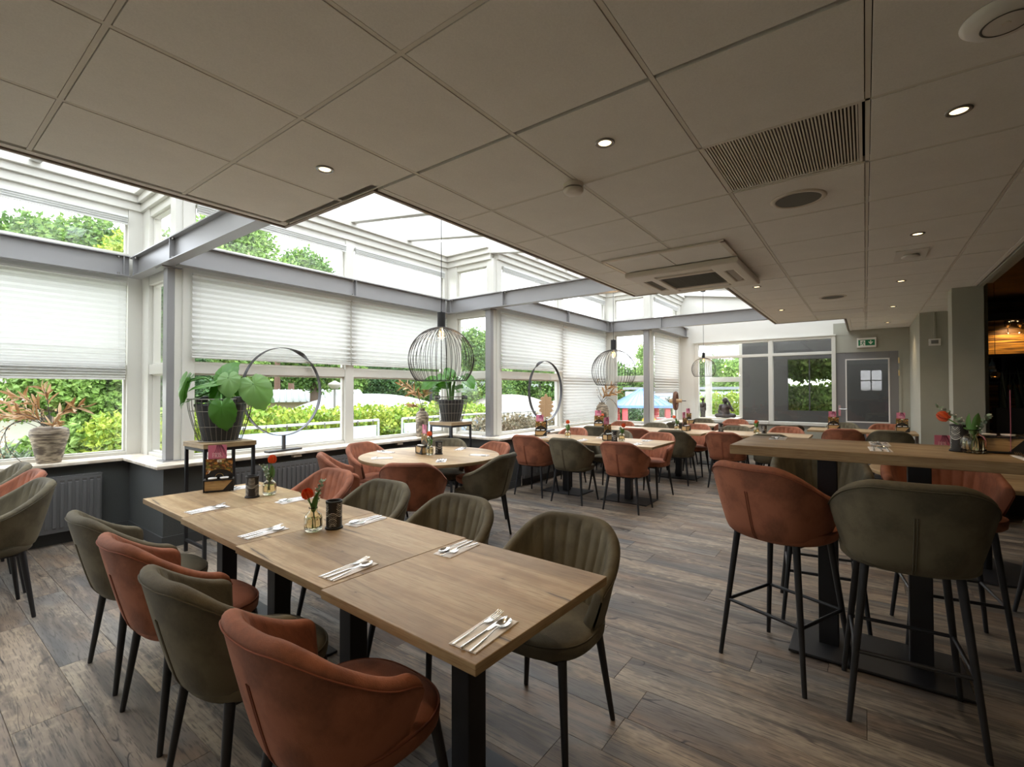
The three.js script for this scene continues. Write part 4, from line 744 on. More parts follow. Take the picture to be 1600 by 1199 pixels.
function caddy(x, y, z, yaw, where, o = {}) {
  const C = Math.cos(yaw), S = Math.sin(yaw), at = (lx, ly, lz) => [x + lx * C + lz * S, y + ly, z - lx * S + lz * C];
  if (!pBox) {
    pBox = thing('condiment_box', 'wooden condiment box in a black frame ' + where, 'box', [x, y, z], yaw, 'wooden condiment boxes on the tables');
    const w = 0.16, d = 0.075, h = 0.07, r = 0.0035, fr = []; for (const sx of [-1, 1]) for (const sz of [-1, 1]) { fr.push(bx(0.008, h + 0.006, 0.008, sx * w / 2, h / 2 + 0.006, sz * d / 2)); fr.push(bx(0.016, 0.006, 0.012, sx * (w / 2 - 0.015), 0.003, sz * (d / 2 - 0.01))); } for (const yy of [0.008, h + 0.006]) for (const s of [-1, 1]) { fr.push(bx(w, 0.007, 0.008, 0, yy, s * d / 2)); fr.push(bx(0.008, 0.007, d, s * w / 2, yy, 0)); }
    for (const sz of [-1, 1]) { const t = new THREE.Shape(); t.moveTo(0, 0); t.lineTo(0.055, 0); t.lineTo(0.055, 0.062); t.closePath(); const g = new THREE.ExtrudeGeometry(t, { depth: 0.003, bevelEnabled: false }); g.translate(w / 2 - 0.057, 0.01, sz > 0 ? d / 2 + 0.001 : -d / 2 - 0.004); fr.push(g); }
    part('metal_frame', mg(fr), M.iron, pBox); for (const s of [-1, 1]) { part('side_panel', metreUV(bx(w - 0.008, h - 0.004, 0.005, 0, h / 2 + 0.008, s * (d / 2 - 0.003))), M.bamboo, pBox); part('end_panel', metreUV(bx(0.005, h - 0.004, d - 0.012, s * (w / 2 - 0.003), h / 2 + 0.008, 0)), M.bamboo, pBox); }
    part('bottom_panel', bx(w - 0.01, 0.005, d - 0.012, 0, 0.0085, 0), M.bamboo, pBox); part('divider', bx(w - 0.01, h - 0.012, 0.004, 0, h / 2 + 0.004, -0.012), M.bamboo, pBox);
  } else dup(pBox, 'wooden condiment box in a black frame ' + where, [x, y, z], yaw);
  const mk = (p, name, label, cat, grp, geo, pos, turn) => { if (p) return dup(p, label, pos, turn), p; const t = thing(name, label, cat, pos, turn, grp); geo.forEach(([n, g, m]) => part(n, g, m, t)); return t; };
  if (o.menu !== false) pMenu = mk(pMenu, 'menu_card', 'food photo menu card in the condiment box ' + where, 'menu', 'menu cards in the condiment boxes', [['card', menuG, M.menuCard]], at(0.0, 0.012, -0.021), yaw);
  pPink = mk(pPink, 'drinks_card', 'pink drinks card in the condiment box ' + where, 'menu', 'pink drinks cards in the condiment boxes', [['card', pinkG, M.pinkCard]], o.edge ? at(0.045, 0.012, -0.005) : at(-0.012, 0.012, -0.028), yaw + (o.edge ? 1.25 : 0));
  if (o.jars !== false) for (const [lx, n] of [[-0.035, 'left'], [0.03, 'right']]) pJar = mk(pJar, 'spice_jar', n + ' spice jar in the condiment box ' + where, 'jar', 'glass spice jars in the condiment boxes', [['glass', jarG, M.glass], ['lid', jarLid, M.plasticW], ['spice', jarFill, M.spice]], at(lx, 0.0115, 0.013), yaw);
}
caddy(-3.38, TY, -1.33, 1.12, 'at the end of the long table');
caddy(-3.67, TY, -3.36, -0.35, 'on the nearest round table');
caddy(-3.72, TY, -5.66, 0.6, 'at the left of the second row');
caddy(-2.68, TY, -5.69, 1.35, 'in the middle of the second row', { menu: true });
caddy(-3.72, TY, -7.5, 0.5, 'below the far sill vase');
caddy(-2.3, TY, -7.72, 1.45, 'on the third row');
caddy(-2.7, TY, -9.3, 1.2, 'beside the wheel sculpture');
caddy(-0.42, TY, -9.35, 0.2, 'left before the door');
caddy(0.45, TY, -9.42, 0.1, 'right before the door');
caddy(0.5, BYT, -3.16, 0.12, 'on the bar table', { menu: false, edge: true });
caddy(0.5, TY, -4.95, 0.3, 'on the table behind the bar table');
// ---------- cage pendants ----------
const pendants = [];
function pendant(x, y, z, R, roofY, label) {
  const o = thing('cage_pendant', label, 'pendant lamp', [x, y, z], 0), cage = part('hoop', (() => { const g = new THREE.TorusGeometry(R * 0.765, R * 0.012, 6, 64); g.rotateX(Math.PI / 2); g.translate(0, -R * 0.845 + R * 0.2, 0); return g; })(), M.iron, o); cage.name = 'cage';
  const pts = []; const a0 = 0.14, a1 = Math.PI - 0.87; for (let k = 0; k <= 18; k++) { const a = mix(a0, a1, k / 18); pts.push(V(R * Math.sin(a), R * Math.cos(a), 0)); }
  const y0 = -R * 0.645; pts[pts.length - 1].set(R * 0.765, y0, 0);
  const wire = tube(pts, R * 0.0085, 22, 5), N = 40;
  for (let k = 0; k < N; k++) { const w = part('wire', wire, M.iron, cage); w.rotation.y = k / N * Math.PI * 2; }
  const s = R / 0.334, top = R * 0.985;
  part('socket', mg(cyl(0.041 * s, 0.041 * s, 0.155 * s, 0, top, 0, 28), cyl(0.012 * s, 0.006, 0.014, 0, top + 0.155 * s, 0, 12), lathe([[0.02 * s, top], [0.055 * s, top - 0.002], [0.056 * s, top + 0.004], [0.041 * s, top + 0.008]], 28)), M.iron, o);
  part('cord', bar(V(0, top + 0.16 * s, 0), V(0, roofY - y - 0.02, 0), 0.0035, 0.0035, 8), M.black, o); part('ceiling_rose', cyl(0.045, 0.045, 0.022, 0, roofY - y - 0.022, 0, 24), M.iron, o);
  const b = part('bulb', lathe([[0, top - 0.122 * s], [0.02 * s, top - 0.118 * s], [0.042 * s, top - 0.1 * s], [0.05 * s, top - 0.075 * s], [0.045 * s, top - 0.05 * s], [0.025 * s, top - 0.022 * s], [0.016 * s, top]].map(([r, q]) => [r, q]), 28), M.amber, o);
  const fil = []; for (let k = 0; k < 6; k++) { const a = k / 6 * 6.283; fil.push(bar(V(0.012 * s * Math.cos(a), top - 0.04 * s, 0.012 * s * Math.sin(a)), V(0.014 * s * Math.cos(a + 0.5), top - 0.09 * s, 0.014 * s * Math.sin(a + 0.5)), 0.0014 * s, 0.0014 * s, 5)); }
  part('filament', mg(fil), M.filament, b);
  const l = new THREE.PointLight(lc(1, 0.62, 0.28), BULB_I, 0, 2); l.position.set(x, y + top - 0.135 * s, z); l.castShadow = true; scene.add(l);
}
pendant(-3.5, 1.704, -3.465, 0.336, 3.235, 'largest black wire cage pendant, hanging over the round table');
pendant(-3.23, 1.69, -7.04, 0.346, 3.325, 'middle-sized looking cage pendant over the third row by the far vase');
pendant(-2.56, 1.80, -9.76, 0.225, 3.36, 'smallest black wire cage pendant near the back wall');
// ---------- ceiling fixtures ----------
let pD;
function downlight(x, z, label, real = true) {
  if (!pD) {
    pD = thing('downlight', label, 'downlight', [x, CEIL, z], 0, 'recessed downlights in the tile ceiling');
    part('bezel', lathe([[0.027, -0.001], [0.029, -0.005], [0.038, -0.006], [0.042, -0.003], [0.042, 0.0], [0.027, 0.0]], 36), M.bolt, pD);
    part('lamp_face', lathe([[0, -0.0012], [0.027, -0.0012], [0.027, -0.0002], [0, -0.0002]], 28), M.glow, pD);
  } else dup(pD, label, [x, CEIL, z]);
  const l = new THREE.SpotLight(lc(1, 0.74, 0.46), SPOT_I, 0, 62 * D2R, 0.7, 2); l.position.set(x, CEIL - 0.02, z); l.target.position.set(x, 0, z); l.castShadow = true; l.shadow.radius = 2; scene.add(l, l.target);
}
const dl = [[0.3, -2.487, 'lit downlight between the slatted panel and the white access point'], [0.3, -4.292, 'lit downlight above the small square vent'], [0.295, -6.06, 'lit downlight right behind the square vent'], [0.297, -7.86, 'second farthest lit downlight near the exit sign'], [0.298, -9.69, 'farthest lit downlight just above the exit sign'], [-0.9, -1.883, 'lit downlight just above the smoke detector'], [-0.9, -5.487, 'lit downlight beside the air-conditioning cassette'], [-0.9, -7.291, 'lit downlight near the farthest ceiling corner on the window side'], [-2.1, -1.288, 'lit downlight in the tile by the ceiling corner above the long table'], [0.3, -0.69, 'lit downlight above the camera on the right, out of view'], [-0.9, -0.083, 'lit downlight straight above the camera, out of view'], [-2.1, 0.51, 'lit downlight behind the camera on the window side'], [0.3, 1.11, 'lit downlight behind the camera on the bar side'], [-0.9, 1.72, 'lit downlight farthest behind the camera']];
for (const d of dl) downlight(...d);
{
  const s = thing('smoke_detector', 'round cream smoke detector on the ceiling tile joint', 'smoke detector', [-1.216, CEIL, -2.166]);
  part('base', cyl(0.052, 0.052, 0.022, 0, -0.022, 0, 36), M.plastic, s); part('head', lathe([[0, -0.052], [0.03, -0.051], [0.047, -0.046], [0.052, -0.038], [0.052, -0.028], [0, -0.028]], 40), M.plastic, s); part('gap', cyl(0.046, 0.046, 0.006, 0, -0.028, 0, 30), M.slot, s);
  const a = thing('access_point', 'white saucer-shaped wireless access point at the top right', 'access point', [0.335, CEIL, -1.93]);
  part('saucer', lathe([[0, -0.026], [0.05, -0.026], [0.085, -0.018], [0.1, -0.004], [0.1, 0], [0, 0]], 48), M.plasticW, a); part('groove', lathe([[0.05, -0.0265], [0.053, -0.0275], [0.056, -0.0265], [0.053, -0.025]], 48), M.slot, a); part('emblem', (() => { const g = new THREE.TorusGeometry(0.009, 0.0015, 6, 20, Math.PI); g.rotateX(Math.PI / 2); g.translate(0, -0.0265, 0); return g; })(), M.plastic, a);
  for (const [z, l] of [[-3.1, 'large round ceiling speaker with grey cloth near the slatted panel'], [-6.63, 'farther round ceiling speaker with grey cloth']]) { const o = thing('ceiling_speaker', l, 'speaker', [-0.295, CEIL, z], 0, 'round ceiling speakers'); part('rim', lathe([[0.112, -0.002], [0.114, -0.007], [0.13, -0.007], [0.138, -0.002], [0.138, 0], [0.112, 0]], 48), M.plastic, o); part('cloth', lathe([[0, -0.004], [0.113, -0.003], [0.113, 0], [0, 0]], 40), M.grille, o); }
  const v = thing('slatted_vent', 'grey slatted vent panel filling one ceiling tile', 'vent', [-0.29, CEIL, -2.4808]); part('frame', mg(bx(0.58, 0.012, 0.012, 0, 0.007, 0.284), bx(0.58, 0.012, 0.012, 0, 0.007, -0.284), bx(0.012, 0.012, 0.56, 0.284, 0.007, 0), bx(0.012, 0.012, 0.56, -0.284, 0.007, 0)), M.grid, v);
  const sl = []; for (let k = 0; k < 46; k++) sl.push(bx(0.0062, 0.01, 0.556, -0.272 + k * 0.0121, 0.007, 0)); part('slats', mg(sl), M.grid, v).userData.kind = 'stuff'; part('backing', bx(0.57, 0.004, 0.57, 0, 0.018, 0), M.slot, v);
  const q = thing('square_valve', 'white square vent plate with a round valve', 'vent', [0.3, CEIL, -4.92]); part('plate', bx(0.2, 0.008, 0.36, 0, -0.004, 0, 0.002), M.plasticW, q); part('valve', lathe([[0, -0.03], [0.045, -0.028], [0.06, -0.018], [0.05, -0.008], [0, -0.008]], 36), M.plasticW, q);
  const f = thing('far_vent', 'pale vent plate in a far ceiling tile', 'vent', [-0.3, CEIL, -7.95]); part('plate', bx(0.575, 0.006, 0.42, 0, -0.003, 0, 0.002), M.plasticW, f);
}
{
  const o = thing('air_conditioner', 'cream ceiling cassette air conditioner with a dark central grille', 'air conditioner', [-1.28, CEIL - 0.012, -4.6]);
  part('surround', mg(bx(0.96, 0.014, 0.03, 0, 0.002, 0.99), bx(0.03, 0.014, 0.46, -0.465, 0.002, 0.77), bx(0.03, 0.014, 0.46, 0.465, 0.002, 0.77)), M.plastic, o);
  part('filler_tile', metreUV(bx(0.445, 0.014, 0.42, -0.226, 0.004, 0.76, 0.002)), M.tile, o); part('filler_tile', metreUV(bx(0.445, 0.014, 0.42, 0.226, 0.004, 0.76, 0.002)), M.tile, o);
  const s = new THREE.Shape(); s.moveTo(-0.475, -0.5); s.lineTo(0.475, -0.5); s.lineTo(0.475, 0.5); s.lineTo(-0.475, 0.5); s.closePath();
  const hole = (x0, x1, z0, z1) => { const p = new THREE.Path(); p.moveTo(x0, z0); p.lineTo(x0, z1); p.lineTo(x1, z1); p.lineTo(x1, z0); p.closePath(); s.holes.push(p); };
  hole(-0.24, 0.24, -0.25, 0.25); hole(-0.24, 0.24, 0.31, 0.365); hole(-0.24, 0.24, -0.365, -0.31); hole(-0.385, -0.325, -0.24, 0.24); hole(0.325, 0.385, -0.24, 0.24);
  const g = new THREE.ExtrudeGeometry(s, { depth: 0.02, bevelEnabled: true, bevelSize: 0.018, bevelThickness: 0.016, bevelSegments: 3, bevelOffset: -0.018 }); g.rotateX(Math.PI / 2); g.translate(0, -0.012, 0.02); part('panel', g, M.plastic, o);
  part('well', bx(0.9, 0.004, 0.9, 0, 0.0, 0.02), M.slot, o);
  const gr = []; for (let k = 0; k < 24; k++) gr.push(bx(0.5, 0.008, 0.006, 0, -0.035, -0.235 + k * 0.0215)); for (let k = 0; k < 5; k++) gr.push(bx(0.006, 0.008, 0.51, -0.2 + k * 0.1, -0.033, 0.015)); part('grille', mg(gr), M.grille, o).position.z = 0.0;
  const lv = (x, z, w, d, rx, rz) => { const q = bx(w, 0.006, d); q.rotateX(rx); q.rotateZ(rz); q.translate(x, -0.034, z); return q; };
  part('louver', lv(0, 0.357, 0.46, 0.05, 0.5, 0), M.plasticW, o); part('louver', lv(0, -0.317, 0.46, 0.05, -0.5, 0), M.plasticW, o); part('louver', lv(-0.355, 0.02, 0.055, 0.46, 0, 0.15), M.grille, o); part('louver', lv(0.362, 0.02, 0.055, 0.46, 0, 0.6), M.plasticW, o);
}
// exit sign, thermostat
{
  const t = canvasTex(512, 256, (g, w, h) => {
    g.fillStyle = '#e8e4dd'; g.fillRect(0, 0, w, h); g.fillStyle = '#0f7d4f'; g.fillRect(30, 48, 450, 160); g.fillStyle = '#eceae2'; g.fillRect(82, 62, 138, 146);
    g.fillStyle = '#0f7d4f'; g.fillRect(30, 200, 52, 10); g.beginPath(); g.arc(166, 88, 13, 0, 7); g.fill(); g.lineCap = 'round'; g.strokeStyle = '#0f7d4f';
    const L = (a, wd) => { g.lineWidth = wd; g.beginPath(); a.forEach((p, i) => (i ? g.lineTo(...p) : g.moveTo(...p))); g.stroke(); };
    L([[158, 112], [142, 150]], 24); L([[160, 112], [188, 132], [212, 132]], 10); L([[152, 110], [120, 114], [104, 134]], 10); L([[142, 150], [128, 178], [88, 180]], 13); L([[146, 152], [172, 176], [180, 206]], 13);
    g.fillStyle = '#f1efe8'; g.beginPath(); g.moveTo(352, 68); g.lineTo(384, 68); g.lineTo(384, 122); g.lineTo(428, 92); g.lineTo(428, 124); g.lineTo(368, 184); g.lineTo(308, 124); g.lineTo(308, 92); g.lineTo(352, 122); g.closePath(); g.fill();
  });
  const o = thing('exit_sign', 'green running-man exit sign with a down arrow above the door', 'exit sign', [0.026, 2.235, -10.646]);
  part('housing', bx(0.28, 0.175, 0.04, 0, 0, 0.02, 0.005), M.plasticW, o); const f = new THREE.PlaneGeometry(0.27, 0.165); f.translate(0, 0, 0.0405); part('sign_face', f, std({ map: t, roughness: 0.4 }), o);
  const th = thing('thermostat', 'small white thermostat with a dark display on the sage wall', 'thermostat', [0.777, 2.046, -8.77]); part('case', bx(0.125, 0.095, 0.025, 0, 0, 0.0125, 0.004), M.plasticW, th); part('display', bx(0.075, 0.05, 0.004, 0, 0.004, 0.0255), M.grille, th); part('conduit', bx(0.022, 0.37, 0.016, 0, 0.232, 0.008, 0.003), M.sage, th);
}
// ---------- sill decor ----------
const SY = 0.7352, LYAW = 36.78 * D2R;
const ribbed = (pts, amp = 0.0014, n = 70) => { const q = []; for (let i = 0; i + 1 < pts.length; i++) { const st = 14; for (let k = 0; k < st; k++) { const t = k / st, r = mix(pts[i][0], pts[i + 1][0], t), y = mix(pts[i][1], pts[i + 1][1], t); q.push([Math.max(0, r + (r > 0.03 ? amp * Math.sin(y * 420) : 0)), y]); } } q.push(pts[pts.length - 1]); return lathe(q, n); };
const smooth = (p, n = 26) => new THREE.CatmullRomCurve3(p.map(([r, y]) => V(r, y, 0))).getPoints(n).map((v) => [Math.max(0, v.x), v.y]);
const dryLeaf = [leafBlade(0.15, 0.0115, 0.7, 0.5, 7, 4), leafBlade(0.12, 0.012, -0.5, 0.6, 7, 4), leafBlade(0.1, 0.009, 1.0, 0.3, 6, 4)];
function dried(x, y, z, s, label, branches, seed) {
  _s = seed; const o = thing('dried_branches', label, 'dried leaves', [x, y, z], LYAW);
  for (let [dx, dy, dz, n] of branches) {
    const e = V(dx, dy, dz).multiplyScalar(s), pts = [V(0, 0.05 * s, 0), V(e.x * 0.12, e.y * 0.45, e.z * 0.12), V(e.x * 0.5, e.y * 0.85, e.z * 0.5), e], c = new THREE.CatmullRomCurve3(pts); const b = part('branch', new THREE.TubeGeometry(c, 16, 0.0035 * s, 5), M.twig, o);
    n = Math.round(n * 1.6); for (let k = 0; k < n; k++) { const t = 0.5 + 0.5 * k / Math.max(1, n - 1), p = c.getPoint(t), tg = c.getTangent(t), a = k * 2.4 + rnd(); const side = V(Math.cos(a), Math.sin(a) * 0.7, Math.sin(a * 1.3) * 0.6).addScaledVector(tg, 0.9 + rnd() * 0.5); part('leaf', orient(dryLeaf[k % 3].clone().scale(s, s, s), p, side, rnd() * 6), M.goldLeaf[Math.floor(rnd() * 4)], o); }
  }
  return o;
}
function twigs(x, y, z, label, ends, berry) { const o = thing('berry_twigs', label, 'twigs', [x, y, z], LYAW); const B = []; for (const e of ends) { const pts = e.map((p) => V(...p)); part('twig', tube(pts, 0.0028, 30, 5), M.twig, o); const c = new THREE.CatmullRomCurve3(pts); for (let k = 0; k < 16; k++) { const p = c.getPoint(0.3 + 0.7 * k / 15), q = new THREE.IcosahedronGeometry(0.005, 1); const d = V(rr(-1, 1), rr(-1, 1), rr(-1, 1)).multiplyScalar(0.025); q.translate(p.x + d.x, p.y + d.y, p.z + d.z); B.push(q); const sp = bar(p, p.clone().add(d), 0.0012, 0.001, 4); B.push(sp); } } part('buds', mg(B), M.goldLeaf[1], o).userData.kind = 'stuff'; }
{
  const v1 = thing('ceramic_vase', 'large rough bronze-grey vase on the sill at the far left', 'vase', [-5.96, SY, -0.93]); part('body', ribbed(smooth([[0, 0], [0.078, 0.001], [0.088, 0.03], [0.118, 0.18], [0.136, 0.26], [0.126, 0.305], [0.09, 0.325], [0.075, 0.33]])), M.vase, v1); part('mouth', lathe([[0.075, 0.329], [0.07, 0.335], [0.064, 0.325], [0.07, 0.2], [0, 0.18]], 40), M.vase, v1);
  dried(-5.96, SY + 0.25, -0.93, 1.0, 'golden dried bamboo-like leaves fanning out of the large left vase', [[-0.32, 0.36, 0.02, 13], [-0.42, 0.2, 0.05, 14], [-0.2, 0.2, 0.1, 10], [0.3, 0.26, 0.02, 12], [0.17, 0.12, 0.1, 8], [-0.55, 0.3, -0.05, 10], [-0.08, 0.42, -0.02, 8]], 11);
  twigs(-5.96, SY + 0.28, -0.93, 'dark berry twigs drooping over the rim of the large left vase', [[[0, 0, 0], [-0.08, 0.1, 0.05], [-0.25, 0.06, 0.12], [-0.2, -0.1, 0.18], [-0.1, -0.2, 0.2], [0.04, -0.3, 0.21], [0.08, -0.36, 0.2]], [[0, 0, 0], [-0.1, 0.12, 0.05], [-0.3, 0.04, 0.1], [-0.42, -0.1, 0.12]], [[0, 0, 0], [-0.05, 0.16, 0.03], [-0.02, 0.2, 0.03]], [[0, 0, 0], [-0.2, 0.1, 0.1], [-0.28, -0.1, 0.16], [-0.22, -0.22, 0.18]]]);
  const v2 = thing('ceramic_vase', 'slim brown ribbed bottle vase on the sill left of the second plant stand', 'vase', [-5.05, SY, -4.62]); part('body', ribbed(smooth([[0, 0], [0.07, 0.001], [0.082, 0.03], [0.09, 0.2], [0.088, 0.31], [0.06, 0.35], [0.04, 0.365], [0.04, 0.39], [0.046, 0.4]])), M.vase, v2); part('mouth', lathe([[0.046, 0.4], [0.036, 0.4], [0.034, 0.3], [0, 0.29]], 30), M.vase, v2);
  dried(-5.05, SY + 0.32, -4.62, 1.0, 'coppery dried leaves in the slim vase beside the second plant', [[-0.3, 0.42, 0.02, 14], [-0.12, 0.3, 0.04, 10], [0.06, 0.32, 0.02, 9], [-0.12, 0.12, 0.08, 7]], 22);
  const v3 = thing('ceramic_vase', 'brown jar-shaped vase on the far sill beside the lowered blind', 'vase', [-4.12, SY, -8.44]); part('body', ribbed(smooth([[0, 0], [0.11, 0.001], [0.125, 0.04], [0.135, 0.25], [0.12, 0.33], [0.07, 0.375], [0.055, 0.39], [0.06, 0.41]])), M.vase, v3); part('mouth', lathe([[0.06, 0.41], [0.05, 0.41], [0.045, 0.3], [0, 0.29]], 30), M.vase, v3);
  dried(-4.12, SY + 0.33, -8.44, 1.15, 'pale golden dried leaves in the far jar-shaped vase', [[-0.28, 0.3, 0.0, 12], [0.16, 0.34, 0.03, 13], [0.3, 0.26, 0.02, 11], [0.05, 0.2, 0.05, 7], [-0.3, 0.55, 0, 6]], 33);
  twigs(-4.12, SY + 0.38, -8.44, 'drooping dry twigs with buds at the far jar-shaped vase', [[[0, 0, 0], [0.1, 0.12, 0.05], [0.25, 0.0, 0.1], [0.33, -0.2, 0.12]], [[0, 0, 0], [0.15, 0.1, 0.04], [0.3, -0.1, 0.06], [0.28, -0.3, 0.1]]]);
}
function ringSculpture(x, z, yaw, flip, label) {
  const o = thing('ring_sculpture', label, 'sculpture', [x, SY, z], yaw, 'twisted iron ring sculptures'), R = 0.472, cy = 0.17 + R, pos = [], idx = [], N = 140, hw = 0.021, ht = 0.003;
  for (let i = 0; i <= N; i++) { const f = i / N * Math.PI * 2, tw = Math.PI * sstep(Math.PI + flip * 0.55 - 0.42, Math.PI + flip * 0.55 + 0.42, f), rad = V(0, -Math.cos(f), Math.sin(f)), ax = V(1, 0, 0), w = ax.clone().multiplyScalar(Math.cos(tw)).addScaledVector(rad, Math.sin(tw)), t = rad.clone().multiplyScalar(Math.cos(tw)).addScaledVector(ax, -Math.sin(tw)), c = rad.clone().multiplyScalar(R).add(V(0, cy, 0)); for (const [a, b] of [[1, 1], [-1, 1], [-1, -1], [1, -1]]) { const p = c.clone().addScaledVector(w, a * hw).addScaledVector(t, b * ht); pos.push(p.x, p.y, p.z); } }
  const P = []; for (let i = 0; i < N; i++) for (let k = 0; k < 4; k++) { const a = i * 4 + k, b = i * 4 + (k + 1) % 4, c = a + 4, d = b + 4; for (const q of [a, b, c, b, d, c]) P.push(pos[q * 3], pos[q * 3 + 1], pos[q * 3 + 2]); }
  const g = new THREE.BufferGeometry(); g.setAttribute('position', new THREE.Float32BufferAttribute(P, 3)); g.computeVertexNormals(); part('ring', g, M.ringIron, o);
  part('stem', bx(0.03, 0.15, 0.03, 0, 0.094, 0, 0.003), M.ringIron, o); part('base', bx(0.085, 0.02, 0.4, 0, 0.01, 0, 0.003), M.ringIron, o);
}
ringSculpture(-5.04, -2.62, 0.16, 1, 'large twisted iron ring on the sill right of the first plant');
ringSculpture(-4.08, -6.36, 0.0, -1, 'twisted iron ring on the farther sill around the carved leaf');
{
  const o = thing('carved_leaf', 'pale carved wooden leaf on a thin stand inside the far ring', 'sculpture', [-3.99, SY, -6.22], 36 * D2R), s = new THREE.Shape(); s.moveTo(0, -0.17);
  const lobes = [[-0.15, 0.6], [-0.09, 0.9], [-0.03, 1], [0.03, 0.92], [0.09, 0.72]];
  const draw = (k, list, up) => list.forEach(([y, w]) => { const W = k * 0.118 * w, n = k * 0.035; if (up) { s.lineTo(n, y); s.quadraticCurveTo(W * 0.7, y - 0.01, W, y + 0.025); s.quadraticCurveTo(W * 0.95, y + 0.06, W * 0.6, y + 0.056); s.lineTo(n, y + 0.05); } else { s.lineTo(n, y + 0.05); s.lineTo(W * 0.6, y + 0.056); s.quadraticCurveTo(W * 0.95, y + 0.06, W, y + 0.025); s.quadraticCurveTo(W * 0.7, y - 0.01, n, y); } });
  draw(1, lobes, true); s.lineTo(0, 0.2); draw(-1, [...lobes].reverse(), false); s.closePath();
  const g = new THREE.ExtrudeGeometry(s, { depth: 0.012, bevelEnabled: true, bevelSize: 0.003, bevelThickness: 0.006, bevelSegments: 3 }); g.translate(0, 0.4, -0.006); part('leaf_blade', g, M.carved, o); part('midrib', bar(V(0, 0.22, 0.014), V(0, 0.57, 0.012), 0.007, 0.003, 8), M.carved, o);
  part('rod', bar(V(0, 0.012, 0), V(0, 0.25, 0), 0.005), M.iron, o); part('foot_plate', bx(0.13, 0.014, 0.09, 0, 0.007, 0, 0.002), M.iron, o);
  const w = thing('wheel_sculpture', 'rusty wooden spinning-wheel hub on a rod on the far sill', 'sculpture', [-3.1, SY, -9.72], 0.15); const T = new THREE.TorusGeometry(0.165, 0.028, 10, 48); T.scale(1, 1, 1.3); T.rotateY(Math.PI / 2); T.translate(0, 0.43, 0); part('wheel_rim', T, M.rust, w);
  for (let k = 0; k < 4; k++) { const a = k * Math.PI / 4 + 0.3; part('spoke', bar(V(0, 0.43 + 0.16 * Math.cos(a), 0.16 * Math.sin(a)), V(0, 0.43 - 0.16 * Math.cos(a), -0.16 * Math.sin(a)), 0.011), M.rust, w); }
  part('hub', bar(V(-0.12, 0.43, 0), V(0.12, 0.43, 0), 0.04, 0.034, 16), M.carved, w); part('axle', bar(V(-0.15, 0.43, 0), V(0.2, 0.43, 0), 0.008), M.iron, w); part('rod', bar(V(0, 0.012, 0), V(0, 0.28, 0), 0.007), M.iron, w); part('foot_plate', bx(0.14, 0.014, 0.14, 0, 0.007, 0, 0.002), M.iron, w);
}
// seated and standing figures (sculptures behind the screen)
function blob(bones, res, size) {        // smooth union of tapered capsules, meshed on a grid
  const mc = new MarchingCubes(res, M.bronze, false, false, 60000); mc.isolation = 0; const h = size / 2, k = 0.02;
  for (let z = 0; z < res; z++) for (let y = 0; y < res; y++) for (let x = 0; x < res; x++) {
    const p = [(x / res * 2 - 1) * h, (y / res * 2 - 1) * h, (z / res * 2 - 1) * h]; let d = 1;
    for (const [a, b, r0, r1] of bones) { const ab = [b[0] - a[0], b[1] - a[1], b[2] - a[2]], ap = [p[0] - a[0], p[1] - a[1], p[2] - a[2]], t = clamp((ab[0] * ap[0] + ab[1] * ap[1] + ab[2] * ap[2]) / (ab[0] ** 2 + ab[1] ** 2 + ab[2] ** 2 + 1e-9)), q = Math.hypot(ap[0] - ab[0] * t, ap[1] - ab[1] * t, ap[2] - ab[2] * t) - mix(r0, r1, t); const m = Math.max(k - Math.abs(d - q), 0) / k; d = Math.min(d, q) - m * m * k * 0.25; }
    mc.field[x + y * res + z * res * res] = -d;
  }
  mc.update(); const n = mc.count, g = new THREE.BufferGeometry(); g.setAttribute('position', new THREE.BufferAttribute(mc.positionArray.slice(0, n * 3), 3)); g.setAttribute('normal', new THREE.BufferAttribute(mc.normalArray.slice(0, n * 3), 3)); g.scale(h, h, h); return g;
}
